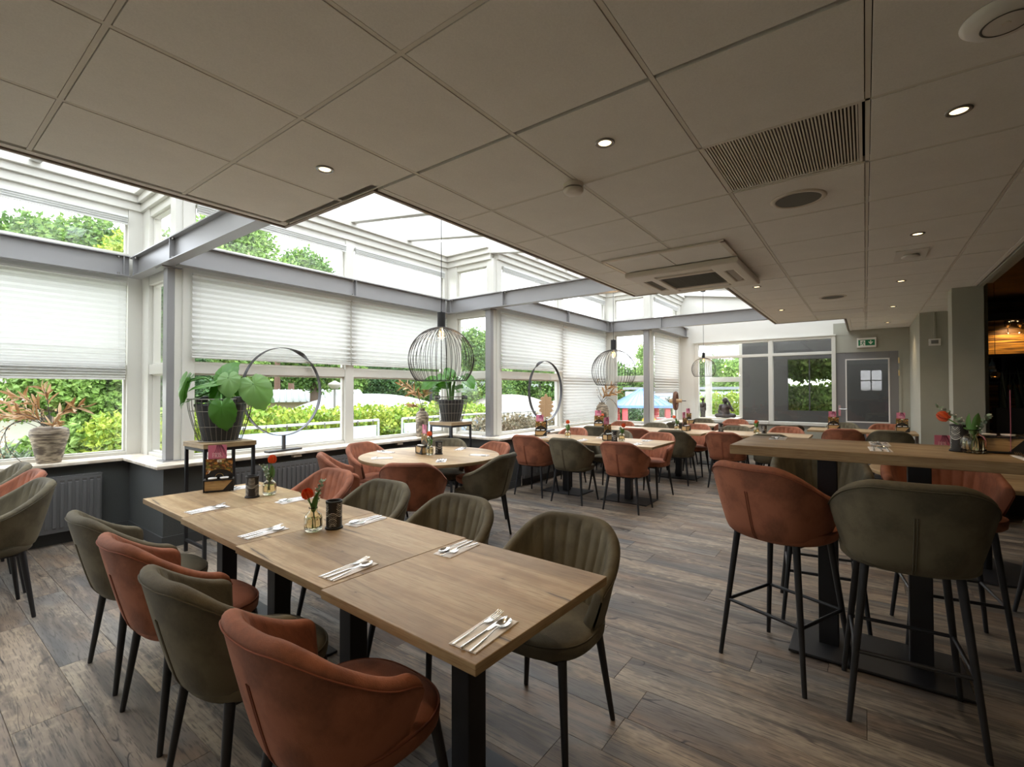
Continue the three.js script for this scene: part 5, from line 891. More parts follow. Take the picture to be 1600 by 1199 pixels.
{
  const o = thing('seated_figure', 'dark bronze figure sitting with one hand at its head on the window board', 'statue', [-2.5, 0.995, -11.27], 0.1);
  part('body', blob([[[0, 0.15, 0], [0, 0.16, 0.01], 0.058, 0.062], [[0, 0.06, 0], [0, 0.1, 0], 0.03, 0.028], [[0, -0.02, 0], [0, -0.13, 0], 0.085, 0.1], [[-0.075, 0.035, 0], [0.075, 0.035, 0], 0.038, 0.038], [[-0.1, 0.03, 0], [-0.125, -0.09, 0.03], 0.034, 0.028], [[-0.125, -0.09, 0.03], [-0.02, -0.14, 0.1], 0.026, 0.022], [[0.1, 0.03, 0], [0.15, -0.06, 0.06], 0.034, 0.028], [[0.15, -0.06, 0.06], [0.085, 0.1, 0.05], 0.026, 0.02], [[0.085, 0.1, 0.05], [0.06, 0.15, 0.04], 0.022, 0.02], [[-0.05, -0.17, 0], [-0.16, -0.175, 0.09], 0.055, 0.042], [[-0.16, -0.175, 0.09], [0.05, -0.185, 0.14], 0.04, 0.028], [[0.05, -0.17, 0], [0.18, -0.175, 0.07], 0.055, 0.042], [[0.18, -0.175, 0.07], [-0.03, -0.185, 0.13], 0.04, 0.028]], 56, 0.56), M.bronze, o);
  part('hair_cap', new THREE.SphereGeometry(0.062, 24, 12, 0, 6.3, 0, 1.3).translate(0, 0.165, -0.004), M.bronze, o);
  const p = thing('standing_figure', 'slim dark standing figure on the board left of the seated one', 'statue', [-2.96, 0.985, -11.2]); part('body', blob([[[0, 0.19, 0], [0, 0.2, 0], 0.036, 0.038], [[0, 0.14, 0], [0, 0.12, 0], 0.02, 0.02], [[0, 0.08, 0], [0, -0.02, 0], 0.048, 0.038], [[-0.05, 0.09, 0], [-0.06, -0.05, 0.01], 0.02, 0.016], [[0.05, 0.09, 0], [0.06, -0.05, 0.01], 0.02, 0.016], [[-0.02, -0.04, 0], [-0.022, -0.2, 0], 0.038, 0.026], [[0.02, -0.04, 0], [0.022, -0.2, 0], 0.038, 0.026]], 44, 0.5), M.bronze, p); part('plinth', bx(0.1, 0.03, 0.08, 0, -0.2, 0, 0.003), M.bronze, p);
}
// ---------- plant stands, wire baskets, large-leaved plants ----------
function plantStand(x, z, yaw, label) {
  const o = thing('plant_stand', label, 'plant stand', [x, 0, z], yaw, 'oak-topped plant stands'), h = 0.95, w = 0.43, d = 0.42;
  part('top_board', metreUV(bx(w, 0.04, d, 0, h - 0.02, 0, 0.003)), M.oak, o); for (const sx of [-1, 1]) for (const sz of [-1, 1]) part('leg', bx(0.025, h - 0.04, 0.025, sx * (w / 2 - 0.02), (h - 0.04) / 2, sz * (d / 2 - 0.02), 0.002), M.black, o);
  for (const s of [-1, 1]) { part('rail', bx(w - 0.05, 0.025, 0.025, 0, h - 0.0535, s * (d / 2 - 0.02)), M.black, o); part('rail', bx(0.025, 0.025, d - 0.05, s * (w / 2 - 0.02), h - 0.0535, 0), M.black, o); part('rail', bx(w - 0.05, 0.02, 0.02, 0, 0.1, s * (d / 2 - 0.02)), M.black, o); }
}
function basket(x, y, z, s, label, label2) {
  const o = thing('wire_basket', label, 'basket', [x, y, z], 0.3, 'wire baskets round the black pots'), top = 0.255 * s, bot = 0.17 * s, H = 0.385 * s, pts = [[bot, 0.006], [bot + (top - bot) * 0.55, H * 0.4], [top * 0.985, H * 0.8], [top, H]].map(([r, q]) => V(r, q, 0)), wire = tube(pts, 0.0026, 14, 5), N = 30;
  for (let k = 0; k < N; k++) { const w = part('wire', wire, M.wireIron, o); w.rotation.y = k / N * Math.PI * 2; }
  const ring = (r, q, t) => { const g = new THREE.TorusGeometry(r, t, 6, 64); g.rotateX(Math.PI / 2); g.translate(0, q, 0); return g; }; const c = new THREE.CatmullRomCurve3(pts); const rad = (q) => { for (let i = 0; i <= 60; i++) { const p = c.getPoint(i / 60); if (p.y >= q) return p.x; } return top; };
  for (const [q, t] of [[0.006, 0.005], [H * 0.36, 0.003], [H * 0.72, 0.003], [H, 0.0045]]) part('hoop', ring(q < 0.01 ? bot : rad(q), q, t), M.wireIron, o);
  for (const s2 of [-1, 1]) part('handle', bx(0.05 * s, 0.06 * s, 0.1 * s, s2 * (top - 0.02), H - 0.005, 0, 0.01), M.potBlack, o);
  const p = thing('plant_pot', label2, 'pot', [x, y + 0.004, z], 0, 'black pots in the wire baskets'); part('pot', lathe([[0, 0], [0.135 * s, 0.001], [0.145 * s, 0.01], [0.2 * s, 0.31 * s], [0.207 * s, 0.315 * s], [0.207 * s, 0.335 * s], [0.198 * s, 0.335 * s], [0.19 * s, 0.29 * s], [0, 0.285 * s]], 48), M.potBlack, p); part('soil', cyl(0.19 * s, 0.19 * s, 0.006, 0, 0.285 * s, 0, 32), M.soil, p);
}
function heartLeaf(L, droop = 0.5, seed = 0) {       // attached at the origin, tip along -y, faces +z
  const ctl = [[0, 1], [12, 0.9], [30, 0.78], [60, 0.63], [90, 0.53], [120, 0.47], [148, 0.43], [165, 0.33], [176, 0.12], [180, 0.05]], rad = (a) => { a = Math.abs(a); for (let i = 0; i + 1 < ctl.length; i++) if (a <= ctl[i + 1][0]) { const t = (a - ctl[i][0]) / (ctl[i + 1][0] - ctl[i][0]); return mix(ctl[i][1], ctl[i + 1][1], t * t * (3 - 2 * t) * 0.5 + t * 0.5); } return 0.05; };
  const N = 72, R = 9, pos = [], idx = []; for (let i = 0; i <= R; i++) for (let k = 0; k < N; k++) { const a = (k / N * 360) - 180, r = rad(a) * L * i / R * (1 + 0.02 * Math.sin(a * 0.35 + seed)), q = a * D2R, x = r * Math.sin(q), y = -r * Math.cos(q), f = r / L; pos.push(x, y, -droop * L * f * f * 0.6 + 0.12 * Math.abs(x) - 0.018 * L * f * Math.abs(Math.cos(q * 5.5)) + 0.03 * L * f * f * Math.sin(q * 7 + seed)); }
  for (let i = 0; i < R; i++) for (let k = 0; k < N; k++) { const a = i * N + k, b = i * N + (k + 1) % N; idx.push(a, a + N, b, b, a + N, b + N); }
  const g = new THREE.BufferGeometry(); g.setAttribute('position', new THREE.Float32BufferAttribute(pos, 3)); g.setIndex(idx); g.computeVertexNormals(); return g;
}
function bigPlant(x, y, z, yaw, label, leaves) {
  const o = thing('leafy_plant', label, 'plant', [x, y, z], yaw);
  leaves.forEach(([px, py, pz, L, tip, nrm, pale], i) => {
    const T = V(...tip).normalize(), Nn = V(...nrm); Nn.addScaledVector(T, -Nn.dot(T)).normalize(); const X = new THREE.Vector3().crossVectors(T.clone().negate(), Nn), m = new THREE.Matrix4().makeBasis(X, T.clone().negate(), Nn).setPosition(px, py, pz), g = heartLeaf(L, 0.35 + 0.1 * (i % 3), i * 1.7).applyMatrix4(m);
    part('leaf', g, pale ? M.bigLeafPale : M.bigLeaf, o);
    const b = V(px * 0.12, 0.0, pz * 0.12), e = V(px, py, pz), mid = V(px * 0.4, Math.max(py, 0.08) * 0.85 + 0.06, pz * 0.4); part('stem', tube([b, mid, e], 0.0075, 18, 7), M.stem, o);
  });
}
const leafSet = [
  [-0.27, 0.25, 0.06, 0.22, [-0.25, -1, 0.1], [-0.6, 0.25, 0.8], 0], [-0.21, 0.24, 0.12, 0.23, [-0.4, -1, 0.2], [-0.85, 0.3, 0.35], 1], [0.0, 0.27, -0.02, 0.19, [0.5, 0.85, -0.1], [-0.2, 0.25, 0.95], 0],
  [0.13, 0.27, 0.1, 0.17, [0.15, -0.9, 0.3], [0.1, 0.5, 0.85], 1], [0.3, 0.22, 0.02, 0.24, [0.5, -0.95, 0.1], [0.5, 0.4, 0.8], 1], [0.17, 0.03, 0.26, 0.2, [0.1, -1, 0.05], [0.1, 0.15, 1], 0],
  [0.0, 0.22, 0.1, 0.2, [-0.9, -0.1, 0.3], [0.0, 0.98, 0.25], 0], [0.1, 0.18, -0.12, 0.2, [0.8, -0.35, -0.2], [-0.1, 0.6, -0.7], 0], [-0.07, 0.15, -0.15, 0.16, [-0.4, -0.4, -0.6], [0, 0.7, -0.7], 0], [-0.13, 0.1, 0.12, 0.15, [-0.9, -0.25, 0.2], [-0.1, 0.95, 0.2], 0], [0.24, 0.12, -0.1, 0.18, [0.9, -0.1, 0.0], [0.1, 0.9, 0.4], 0], [0.02, 0.2, 0.05, 0.17, [0.2, -0.9, 0.35], [0, 0.5, -0.8], 0]];
plantStand(-4.53, -1.79, 0.0, 'oak-topped black plant stand behind the condiment box of the long table');
basket(-4.53, 0.9505, -1.79, 0.95, 'wire basket on the nearer plant stand', 'black pot inside the nearer wire basket');
bigPlant(-4.53, 0.9505 + 0.275, -1.79, LYAW, 'large green heart-leaved plant on the nearer stand', leafSet);
plantStand(-4.66, -4.8, 0.0, 'oak-topped black plant stand behind the round table');
basket(-4.66, 0.9505, -4.8, 0.9, 'wire basket on the farther plant stand behind the pendant', 'black pot inside the farther wire basket');
bigPlant(-4.66, 0.9505 + 0.26, -4.8, LYAW, 'green broad-leaved plant on the farther stand seen through the pendant cage', leafSet.map((l) => [-l[0] * 0.85, l[1] * 1.25 + 0.04, l[2] * 0.8, l[3] * 0.82, [-l[4][0], l[4][1] * 0.6 + 0.3, l[4][2]], [-l[5][0], l[5][1], l[5][2]], 0]).filter((_, i) => i !== 5));
// ---------- bar corner ----------
{
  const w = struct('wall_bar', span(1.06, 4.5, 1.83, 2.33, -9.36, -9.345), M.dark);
  for (let r = 0; r < 10; r++) for (let k = 0; k < 3; k++) { const g = metreUV(bx(1.1, 0.046, 0.014 + ((r * 7 + k * 3) % 4) * 0.004)), uv = g.attributes.uv; for (let i = 0; i < uv.count; i++) uv.setXY(i, uv.getX(i) + r * 0.37 + k * 0.61, uv.getY(i) + r * 0.113); const m = part('board', g, M.goldWood, w); m.position.set(1.61 + k * 1.104 - (r % 3) * 0.03, 1.857 + r * 0.049, -9.338); }
  const dw = struct('wall_bar_upper', metreUV(span(1.06, 4.5, 2.42, 2.62, -9.36, -9.33)), M.darkWood);
  struct('trim_2', span(1.0, 4.5, 2.32, 2.42, -9.36, -9.05, 0.004), M.black);
  for (const [x, l] of [[1.6, 'small warm spotlight under the black beam of the bar'], [2.6, 'warm spotlight under the black beam, hidden farther right']]) { const o = thing('beam_spotlight', l, 'spotlight', [x, 2.32, -9.15], 0, 'spotlights under the bar beam'); part('bezel', lathe([[0.028, -0.002], [0.03, -0.007], [0.042, -0.005], [0.042, 0], [0.028, 0]], 28), M.black, o); part('lamp_face', lathe([[0, -0.003], [0.028, -0.003], [0.028, 0], [0, 0]], 24), M.glow, o); const s = new THREE.SpotLight(lc(1, 0.7, 0.4), 0.3, 0, 60 * D2R, 0.6, 2); s.position.set(x, 2.305, -9.15); s.target.position.set(x, 1.6, -9.33); s.castShadow = true; scene.add(s, s.target); }
  const sh1 = thing('bar_shelf', 'black framed wall shelf behind the bar', 'shelf', [1.9, 0.9, -9.2]); const B = (x0, x1, y0, y1, z0 = -0.1, z1 = 0.1) => span(x0, x1, y0, y1, z0, z1);
  part('frame', mg(B(-0.9, -0.87, 0, 0.96), B(-0.42, -0.39, 0, 0.96), B(0.6, 0.63, 0, 0.96), B(-0.87, -0.42, 0.93, 0.96), B(-0.39, 0.6, 0.93, 0.96)), M.black, sh1); for (const y of [0.57, 0.7, 0.0]) part('shelf_board', mg(B(-0.87, -0.42, y, y + 0.025), B(-0.39, 0.6, y, y + 0.025)), M.black, sh1); part('back_panel', B(-0.88, 0.62, 0, 0.56, -0.12, -0.1), M.goldWood, sh1); part('back_panel', B(-0.88, 0.62, 0.57, 0.93, -0.12, -0.1), M.dark, sh1);
  M.bottle = phys({ color: lc(0.25, 0.4, 0.55), roughness: 0.1 });
  const bt = thing('bottle', 'pale blue bottle on the upper bar shelf by the pillar', 'bottle', [1.4, 1.6255, -9.15]); part('glass', lathe([[0, 0], [0.03, 0], [0.032, 0.005], [0.032, 0.11], [0.012, 0.15], [0.011, 0.19], [0, 0.19]], 24), M.bottle, bt); part('label', cyl(0.0325, 0.0325, 0.05, 0, 0.035, 0, 24), M.paper, bt);
  for (const [x, l] of [[1.33, 'dark bottle left on the lower bar shelf'], [1.5, 'dark bottle right on the lower bar shelf']]) { const q = bt.clone(); q.name = numbered('bottle'); q.children.forEach((c) => (c.material = M.slot)); q.position.set(x, 0.9255, -9.15); scene.add(q); meta(q, l, 'bottle'); }
  const gl = lathe([[0.03, 0], [0.036, -0.03], [0.034, -0.07], [0.012, -0.095], [0.004, -0.105], [0.004, -0.17], [0.032, -0.176], [0.032, -0.179], [0.0, -0.179]].map(([r, y]) => [r, y + 0.18]), 24);
  for (let k = 0; k < 5; k++) { const q = thing('wine_glass', ['first', 'second', 'third', 'fourth', 'fifth'][k] + ' upturned wine glass hanging before the golden boards, counted from the pillar', 'glass', [1.55 + k * 0.12, 2.14, -9.12], 0, 'wine glasses hanging under the bar beam'); part('bowl', gl, M.glass, q); part('hook', bar(V(0, 0.18, 0), V(0, 0.182, 0), 0.02, 0.02, 8), M.brass, q); }
  const ct = thing('bar_counter', 'dark bar counter with a thin oak top', 'counter', [2.2, 0, -7.75]); part('top', metreUV(bx(2.0, 0.045, 0.6, 0, 0.872, 0, 0.003)), M.oak, ct); part('front_panel', bx(1.94, 0.848, 0.54, 0, 0.424, 0), M.black, ct);
  const pl = thing('planter', 'long dark grey planter on the bar counter', 'planter', [1.55, 0.8955, -7.72]); part('trough', mg(bx(0.72, 0.285, 0.012, 0, 0.1425, 0.1, 0.002), bx(0.72, 0.285, 0.012, 0, 0.1425, -0.1, 0.002), bx(0.012, 0.285, 0.19, 0.354, 0.1425, 0), bx(0.012, 0.285, 0.19, -0.354, 0.1425, 0), bx(0.7, 0.012, 0.19, 0, 0.006, 0)), M.planter, pl); part('soil', bx(0.69, 0.01, 0.18, 0, 0.26, 0), M.soil, pl);
  _s = 77; for (const [x, n, l] of [[1.3, 7, 'left clump of upright snake plant leaves in the planter'], [1.47, 9, 'middle clump of upright snake plant leaves in the planter'], [1.68, 8, 'right clump of snake plant leaves at the frame edge']]) { const o = thing('snake_plant', l, 'plant', [x, 1.161, -7.72]); for (let k = 0; k < n; k++) { const g = leafBlade(rr(0.35, 0.62), rr(0.02, 0.034), rr(-0.25, 0.25), 0.5, 8, 4, (t) => Math.pow(1 - t, 0.45) * (0.6 + 0.4 * Math.sin(Math.PI * Math.min(1, t + 0.3)))); part('leaf', orient(g, V(rr(-0.07, 0.07), 0, rr(-0.05, 0.05)), V(rr(-0.16, 0.16), 1, rr(-0.1, 0.1)), rr(0, 6)), k % 4 === 0 ? M.snakePale : M.snake, o); } }
  const gb = thing('glass_globe', 'clear glass globe hanging on a thin cord by the pillar', 'lamp', [1.205, 1.555, -7.72]); part('globe', new THREE.SphereGeometry(0.045, 28, 20), M.glass, gb); part('cap', cyl(0.012, 0.012, 0.03, 0, 0.042, 0, 14), M.bolt, gb); part('cord', bar(V(0, 0.07, 0), V(0, 1.064, 0), 0.0025), M.black, gb);
}
// ---------- outdoors ----------
const GY = -1.0;
{
  const gmap = tex(512, 512, (u, v) => { const a = fbm(u * 12, v * 12, 12, 12, 201, 5), b = fbm(u * 80, v * 80, 80, 80, 203, 2); return mix3(hex(0x5d6b36), hex(0x8d9257), clamp(a * 0.8 + b * 0.3)); }, 6, 6);
  const s = new THREE.Shape(); [[-90, -90], [90, -90], [90, 70], [-90, 70]].forEach((p, i) => (i ? s.lineTo(...p) : s.moveTo(...p)));
  const g = new THREE.ExtrudeGeometry(s, { depth: 0.3, bevelEnabled: false }); g.rotateX(-Math.PI / 2); g.translate(0, GY - 0.3, 0); struct('ground', metreUV(g), std({ map: gmap, roughness: 1 }));
}
function clusterGeo(n, L, W, R, seed) { _s = seed; const gs = []; for (let k = 0; k < n; k++) { const pos = []; const a = [0, 0, 0], b = [W, L * 0.45, 0.12 * L], c = [0, L, 0], d = [-W, L * 0.45, 0.12 * L]; for (const q of [a, b, c, a, c, d]) pos.push(...q); const g = new THREE.BufferGeometry(); g.setAttribute('position', new THREE.Float32BufferAttribute(pos, 3)); g.computeVertexNormals(); g.rotateX(rr(-1.2, 1.2)); g.rotateZ(rr(-1.6, 1.6)); g.rotateY(rr(0, 6.3)); g.translate(rr(-R, R), rr(-R, R), rr(-R, R)); gs.push(g); } return mg(gs); }
const leafCl = clusterGeo(9, 0.36, 0.1, 0.42, 5), leafRound = clusterGeo(9, 0.3, 0.14, 0.4, 6), needleCl = clusterGeo(16, 0.5, 0.03, 0.3, 7);
const leafM = phys({ color: lc(1, 1, 1), roughness: 0.75, transmission: 0.22, thickness: 0 });
const bark = std({ color: lc(0.14, 0.1, 0.075), roughness: 1 });
const PAL = { lime: [[0.34, 0.44, 0.04], [0.24, 0.38, 0.045], [0.42, 0.5, 0.07]], mid: [[0.13, 0.25, 0.045], [0.19, 0.31, 0.06], [0.1, 0.2, 0.05]], dark: [[0.045, 0.11, 0.035], [0.07, 0.16, 0.045], [0.1, 0.2, 0.05]], fresh: [[0.22, 0.37, 0.07], [0.28, 0.42, 0.1], [0.17, 0.3, 0.06]], grey: [[0.2, 0.25, 0.16], [0.26, 0.3, 0.2], [0.15, 0.2, 0.12]], dry: [[0.3, 0.26, 0.16], [0.22, 0.2, 0.12], [0.36, 0.3, 0.2]] };
function foliage(parent, blobs, n, size, pal, geo = leafCl, fill = 0.35) {
  const m = new THREE.InstancedMesh(geo, leafM, n), tot = blobs.reduce((s, b) => s + b[3] * b[3] * (b[4] || 1), 0), mt = new THREE.Matrix4(), q = new THREE.Quaternion(), c = new THREE.Color(); let i = 0;
  blobs.forEach(([bx0, by, bz, r, sy = 1], bi) => { const cnt = bi === blobs.length - 1 ? n - i : Math.round(n * r * r * sy / tot); for (let k = 0; k < cnt && i < n; k++, i++) { const u = rnd() * 2 - 1, a = rnd() * 6.283, rad = r * Math.pow(mix(fill, 1, rnd()), 0.6), s = Math.sqrt(1 - u * u); q.setFromEuler(new THREE.Euler(rr(-1, 1), rr(0, 6.3), rr(-1, 1))); const sc = size * rr(0.6, 1.3); mt.compose(V(bx0 + rad * s * Math.cos(a), by + rad * u * sy, bz + rad * s * Math.sin(a)), q, V(sc, sc, sc)); m.setMatrixAt(i, mt); const p = PAL[pal][Math.floor(rnd() * 3)], v = rr(0.75, 1.2); c.setRGB(p[0] * v, p[1] * v, p[2] * v); m.setColorAt(i, c); } });
  m.name = 'foliage'; m.userData.kind = 'stuff'; sh(m); parent.add(m); return m;
}
function tree(name, label, cat, x, z, blobs, n, size, pal, o = {}) {
  _s = Math.floor(Math.abs(x * 1000 + z * 77)) + n; const t = thing(name, label, cat, [x, GY, z], 0, o.group);
  if (o.h) { part('trunk', bar(V(0, -0.05, 0), V(o.lean || 0, o.h, 0), o.r || 0.12, (o.r || 0.12) * 0.55, 9), o.bark || bark, t); const lim = []; blobs.slice(0, 8).forEach((b) => lim.push(bar(V((o.lean || 0) * 0.7, o.h * rr(0.55, 0.95), 0), V(b[0], b[1], b[2]), (o.r || 0.12) * 0.35, 0.02, 6))); part('branches', mg(lim), o.bark || bark, t); }
  foliage(t, blobs, n, size, pal, o.geo || leafCl, o.fill); return t;
}
// row seen through the left window
tree('shrub', 'lime-green rounded shrub in the middle of the left window', 'shrub', -11.9, -3.0, [[0, 0.9, 0, 0.75], [0.1, 1.35, 0.2, 0.5], [-0.1, 0.7, -0.6, 0.55]], 1500, 0.34, 'lime');
tree('shrub', 'lime-green shrub left of the window corner post', 'shrub', -11.2, -3.9, [[0, 0.8, 0, 0.7], [0, 1.3, 0.1, 0.45]], 1200, 0.34, 'lime');
tree('shrub', 'bright green shrub right behind the large left vase', 'shrub', -12.2, -1.9, [[0, 0.7, 0, 0.75], [0.1, 1.15, -0.2, 0.5]], 1200, 0.34, 'fresh');
tree('pine_shrub', 'low grey-green pine shrub at the left edge of the window', 'shrub', -11.0, -0.95, [[0, 0.7, 0, 0.7], [0.2, 0.5, 0.5, 0.6]], 900, 0.4, 'grey', { geo: needleCl });
tree('ground_cover', 'pale leafy ground cover along the bottom of the left window', 'shrub', -8.6, -2.1, [[0, 0.75, 0, 0.35, 0.5], [-0.2, 0.7, -0.7, 0.35, 0.5], [0, 0.75, 0.6, 0.35, 0.5]], 700, 0.22, 'grey');
tree('young_tree', 'slender young tree with light layered leaves in the left window', 'tree', -13.4, -2.35, [[0, 2.5, 0, 0.8, 0.6], [-0.4, 2.2, 0.9, 0.7, 0.5], [0.2, 2.9, -0.9, 0.8, 0.5], [0, 3.5, 0.3, 0.9, 0.7], [0.3, 2.1, -0.6, 0.5, 0.5], [0.1, 1.7, -0.2, 0.4, 0.5]], 2400, 0.32, 'fresh', { h: 3.2, r: 0.06, fill: 0.2, group: undefined });
tree('conifer', 'dark green tree at the right side of the left window', 'tree', -13.6, -4.3, [[0, 1.2, 0, 0.8], [0, 2.3, 0, 0.9], [0, 3.4, 0, 0.8], [0.1, 4.4, 0, 0.6]], 2600, 0.34, 'dark', { h: 4, r: 0.12 });
tree('tree', 'tall broad tree seen in the high window at the far left', 'tree', -21.5, -3.6, [[0, 6.6, 0.6, 1.5], [0.5, 6.0, 2.2, 1.3], [-0.3, 7.2, -0.8, 1.2], [0, 4.6, 1, 1.5], [0.2, 5.4, -1.4, 1.3]], 5200, 0.5, 'mid', { h: 5.5, r: 0.22, fill: 0.2 });
tree('birch_tree', 'yellow-green birch beside the corner post in the high window', 'tree', -16.5, -4.3, [[0, 5.6, 0, 1.0, 1.2], [0.2, 4.4, 0.5, 0.8, 1.2], [-0.2, 4.6, -0.6, 0.8, 1.3], [0, 3.2, 0, 0.9, 1]], 3600, 0.36, 'lime', { h: 5.5, r: 0.1, fill: 0.15 });
tree('willow_tree', 'tall pale willow-like tree in the high window right of the first beam', 'tree', -17.5, -7.0, [[0, 6.2, 0.4, 1.6, 1.1], [0.4, 5.6, -1.2, 1.5, 1.1], [-0.2, 4.6, 1.3, 1.3, 1.2], [0, 7.6, -0.4, 1.2], [0.2, 3.4, 0, 1.3]], 6500, 0.44, 'fresh', { h: 6, r: 0.2, fill: 0.2 });
tree('oak_tree', 'rounded oak left of the mullion in the high second window', 'tree', -19, -11.2, [[0, 6.2, 0, 1.5], [0.5, 5.2, -1.5, 1.4], [-0.3, 5.0, 1.2, 1.3], [0, 7.2, 0.5, 1.1], [0.1, 3.8, 0, 1.4]], 5200, 0.46, 'mid', { h: 5, r: 0.22 });
// woodland line behind the park
const wood = [[-27, -12.5, 5.2], [-26, -16, 5.5], [-25.5, -19.5, 5.0], [-24.5, -22.5, 5.3], [-21.5, -24.5, 5.2], [-18.5, -24.5, 4.9], [-16, -27, 4.6], [-13.8, -24.5, 3.4], [-11.5, -26, 3.2], [-30, -8.5, 5.5]];
const woodWords = ['third', 'fourth', 'fifth', 'sixth', 'seventh', 'eighth', 'ninth', 'tenth', 'last', 'second'];
wood.forEach(([x, z, h], i) => tree('woodland_tree', 'dense woodland tree behind the park roofs, ' + woodWords[i] + ' of the row counted from the left', 'tree', x, z, [[0, h * 0.3, 0, 1.7], [0.4, h * 0.55, -0.8, 1.6], [-0.3, h * 0.6, 1.0, 1.6], [0, h * 0.82, 0, 1.3], [0.3, h * 0.25, 1.4, 1.2], [0.3, h * 0.25, -1.5, 1.3]], 3600, 0.5, ['mid', 'fresh', 'dark', 'mid'][i % 4], { h: h * 0.8, r: 0.16, group: 'woodland row behind the park' }));
for (const [x, z, l] of [[-24, -11.2, 'left bare pine trunk above the bungalow roof'], [-23.6, -11.9, 'middle bare pine trunk above the bungalow roof'], [-23.2, -12.4, 'right bare pine trunk above the bungalow roof']]) { const t = thing('pine_tree', l, 'tree', [x, GY, z], 0, 'bare pine trunks above the bungalow'); part('trunk', bar(V(0, 0, 0), V(0.1, 6, 0), 0.16, 0.12, 9), std({ color: lc(0.2, 0.12, 0.085), roughness: 1 }), t); _s = i0(x); foliage(t, [[0, 6.3, 0, 1.2, 0.6]], 500, 0.5, 'dark', needleCl); }
function i0(x) { return Math.floor(Math.abs(x) * 991); }
tree('poplar', 'tall loose tree in the narrow return window right of the first pendant', 'tree', -14.2, -16.2, [[0, 4.3, 0, 0.8, 1.2], [0.3, 3.3, -0.5, 0.9], [-0.2, 2.4, 0.5, 1.0], [0.2, 2.2, -1.2, 1.0]], 3000, 0.36, 'mid', { h: 4.5, r: 0.1, fill: 0.1 });
tree('birch_tree', 'thin wispy birch above the blue play roof', 'tree', -9.8, -25.5, [[0, 4.4, 0, 0.5, 1.4], [0.1, 3.4, 0.3, 0.6, 1.2], [-0.2, 2.6, -0.3, 0.7]], 900, 0.34, 'fresh', { h: 4.4, r: 0.06, fill: 0.05 });
tree('oak_tree', 'broad tree left in the annex window behind the seated figure', 'tree', -8.2, -33, [[0, 3.4, 0, 1.2], [0.7, 2.7, 0.4, 1.0], [-0.8, 2.6, -0.3, 1.1]], 2200, 0.44, 'mid', { h: 3, r: 0.14 });
tree('oak_tree', 'broad tree right in the annex window behind the seated figure', 'tree', -6.0, -31, [[0, 3.3, 0, 1.1], [0.5, 2.6, 0.4, 1.1], [-0.7, 2.2, -0.3, 0.9]], 2200, 0.44, 'fresh', { h: 3, r: 0.14 });
// hedges: individual lengths are one clipped hedge each
function hedge(label, x0, x1, z0, z1, top, w, n, pal, size = 0.26) { _s = n + 13; const h = thing('hedge', label, 'hedge', [(x0 + x1) / 2, GY, (z0 + z1) / 2]); const L = Math.hypot(x1 - x0, z1 - z0), k = Math.max(3, Math.round(L / (w * 0.8))), bl = []; for (let i = 0; i < k; i++) { const t = (i + 0.5) / k - 0.5; for (const y of [0.3, 0.62, 0.9]) bl.push([(x1 - x0) * t, (top - GY) * y * 0.92, (z1 - z0) * t, w * rr(0.55, 0.7), 0.9]); } foliage(h, bl, n, size, pal, leafRound, 0.55); return h; }
hedge('bright lime hedge behind the banner fence', -9.3, -9.0, -2.6, -10.6, 0.93, 0.7, 6500, 'lime');
hedge('clipped green hedge below the white building in the annex window', -4.6, 0.5, -15, -15.2, 1.15, 0.8, 4200, 'lime');
hedge('dark green hedge behind the blue play roof', -12, -4.5, -21.8, -22.2, 0.75, 0.9, 3600, 'dark');
hedge('brownish dry hedge beyond the far ring sculpture', -7.6, -6.6, -8.6, -12.4, 0.55, 0.7, 3600, 'dry');
hedge('dense green hedge above the cream canopy roofs', -16.5, -12.2, -20.5, -21.8, 2.6, 1.2, 4200, 'mid', 0.36);
hedge('lush climbing greenery outside the dark panel window', -1.7, 0.0, -12.25, -12.25, 2.6, 0.6, 5200, 'fresh', 0.26);
// banner fences
const bannerTex = (seed) => canvasTex(1024, 256, (g, w, h) => { let s = seed; const r = () => (s = (s * 16807) % 2147483647) / 2147483647; const gr = g.createLinearGradient(0, 0, 0, h); gr.addColorStop(0, '#c9dcf2'); gr.addColorStop(1, '#eaf1f8'); g.fillStyle = gr; g.fillRect(0, 0, w, h); for (let t = 0; t < 9; t++) { const cx = r() * w, cy = 110 + r() * 130, R = 40 + r() * 60; for (let k = 0; k < 240; k++) { const a = r() * 6.3, q = Math.sqrt(r()) * R; g.fillStyle = ['#8f9a78', '#b7b48c', '#6f7d5e', '#a8a98e', '#c9c29c'][Math.floor(r() * 5)]; g.globalAlpha = 0.75; g.beginPath(); g.ellipse(cx + q * Math.cos(a) * 1.3, cy + q * Math.sin(a) * 0.8, 4 + r() * 9, 3 + r() * 4, r() * 3, 0, 7); g.fill(); } } g.globalAlpha = 1; });
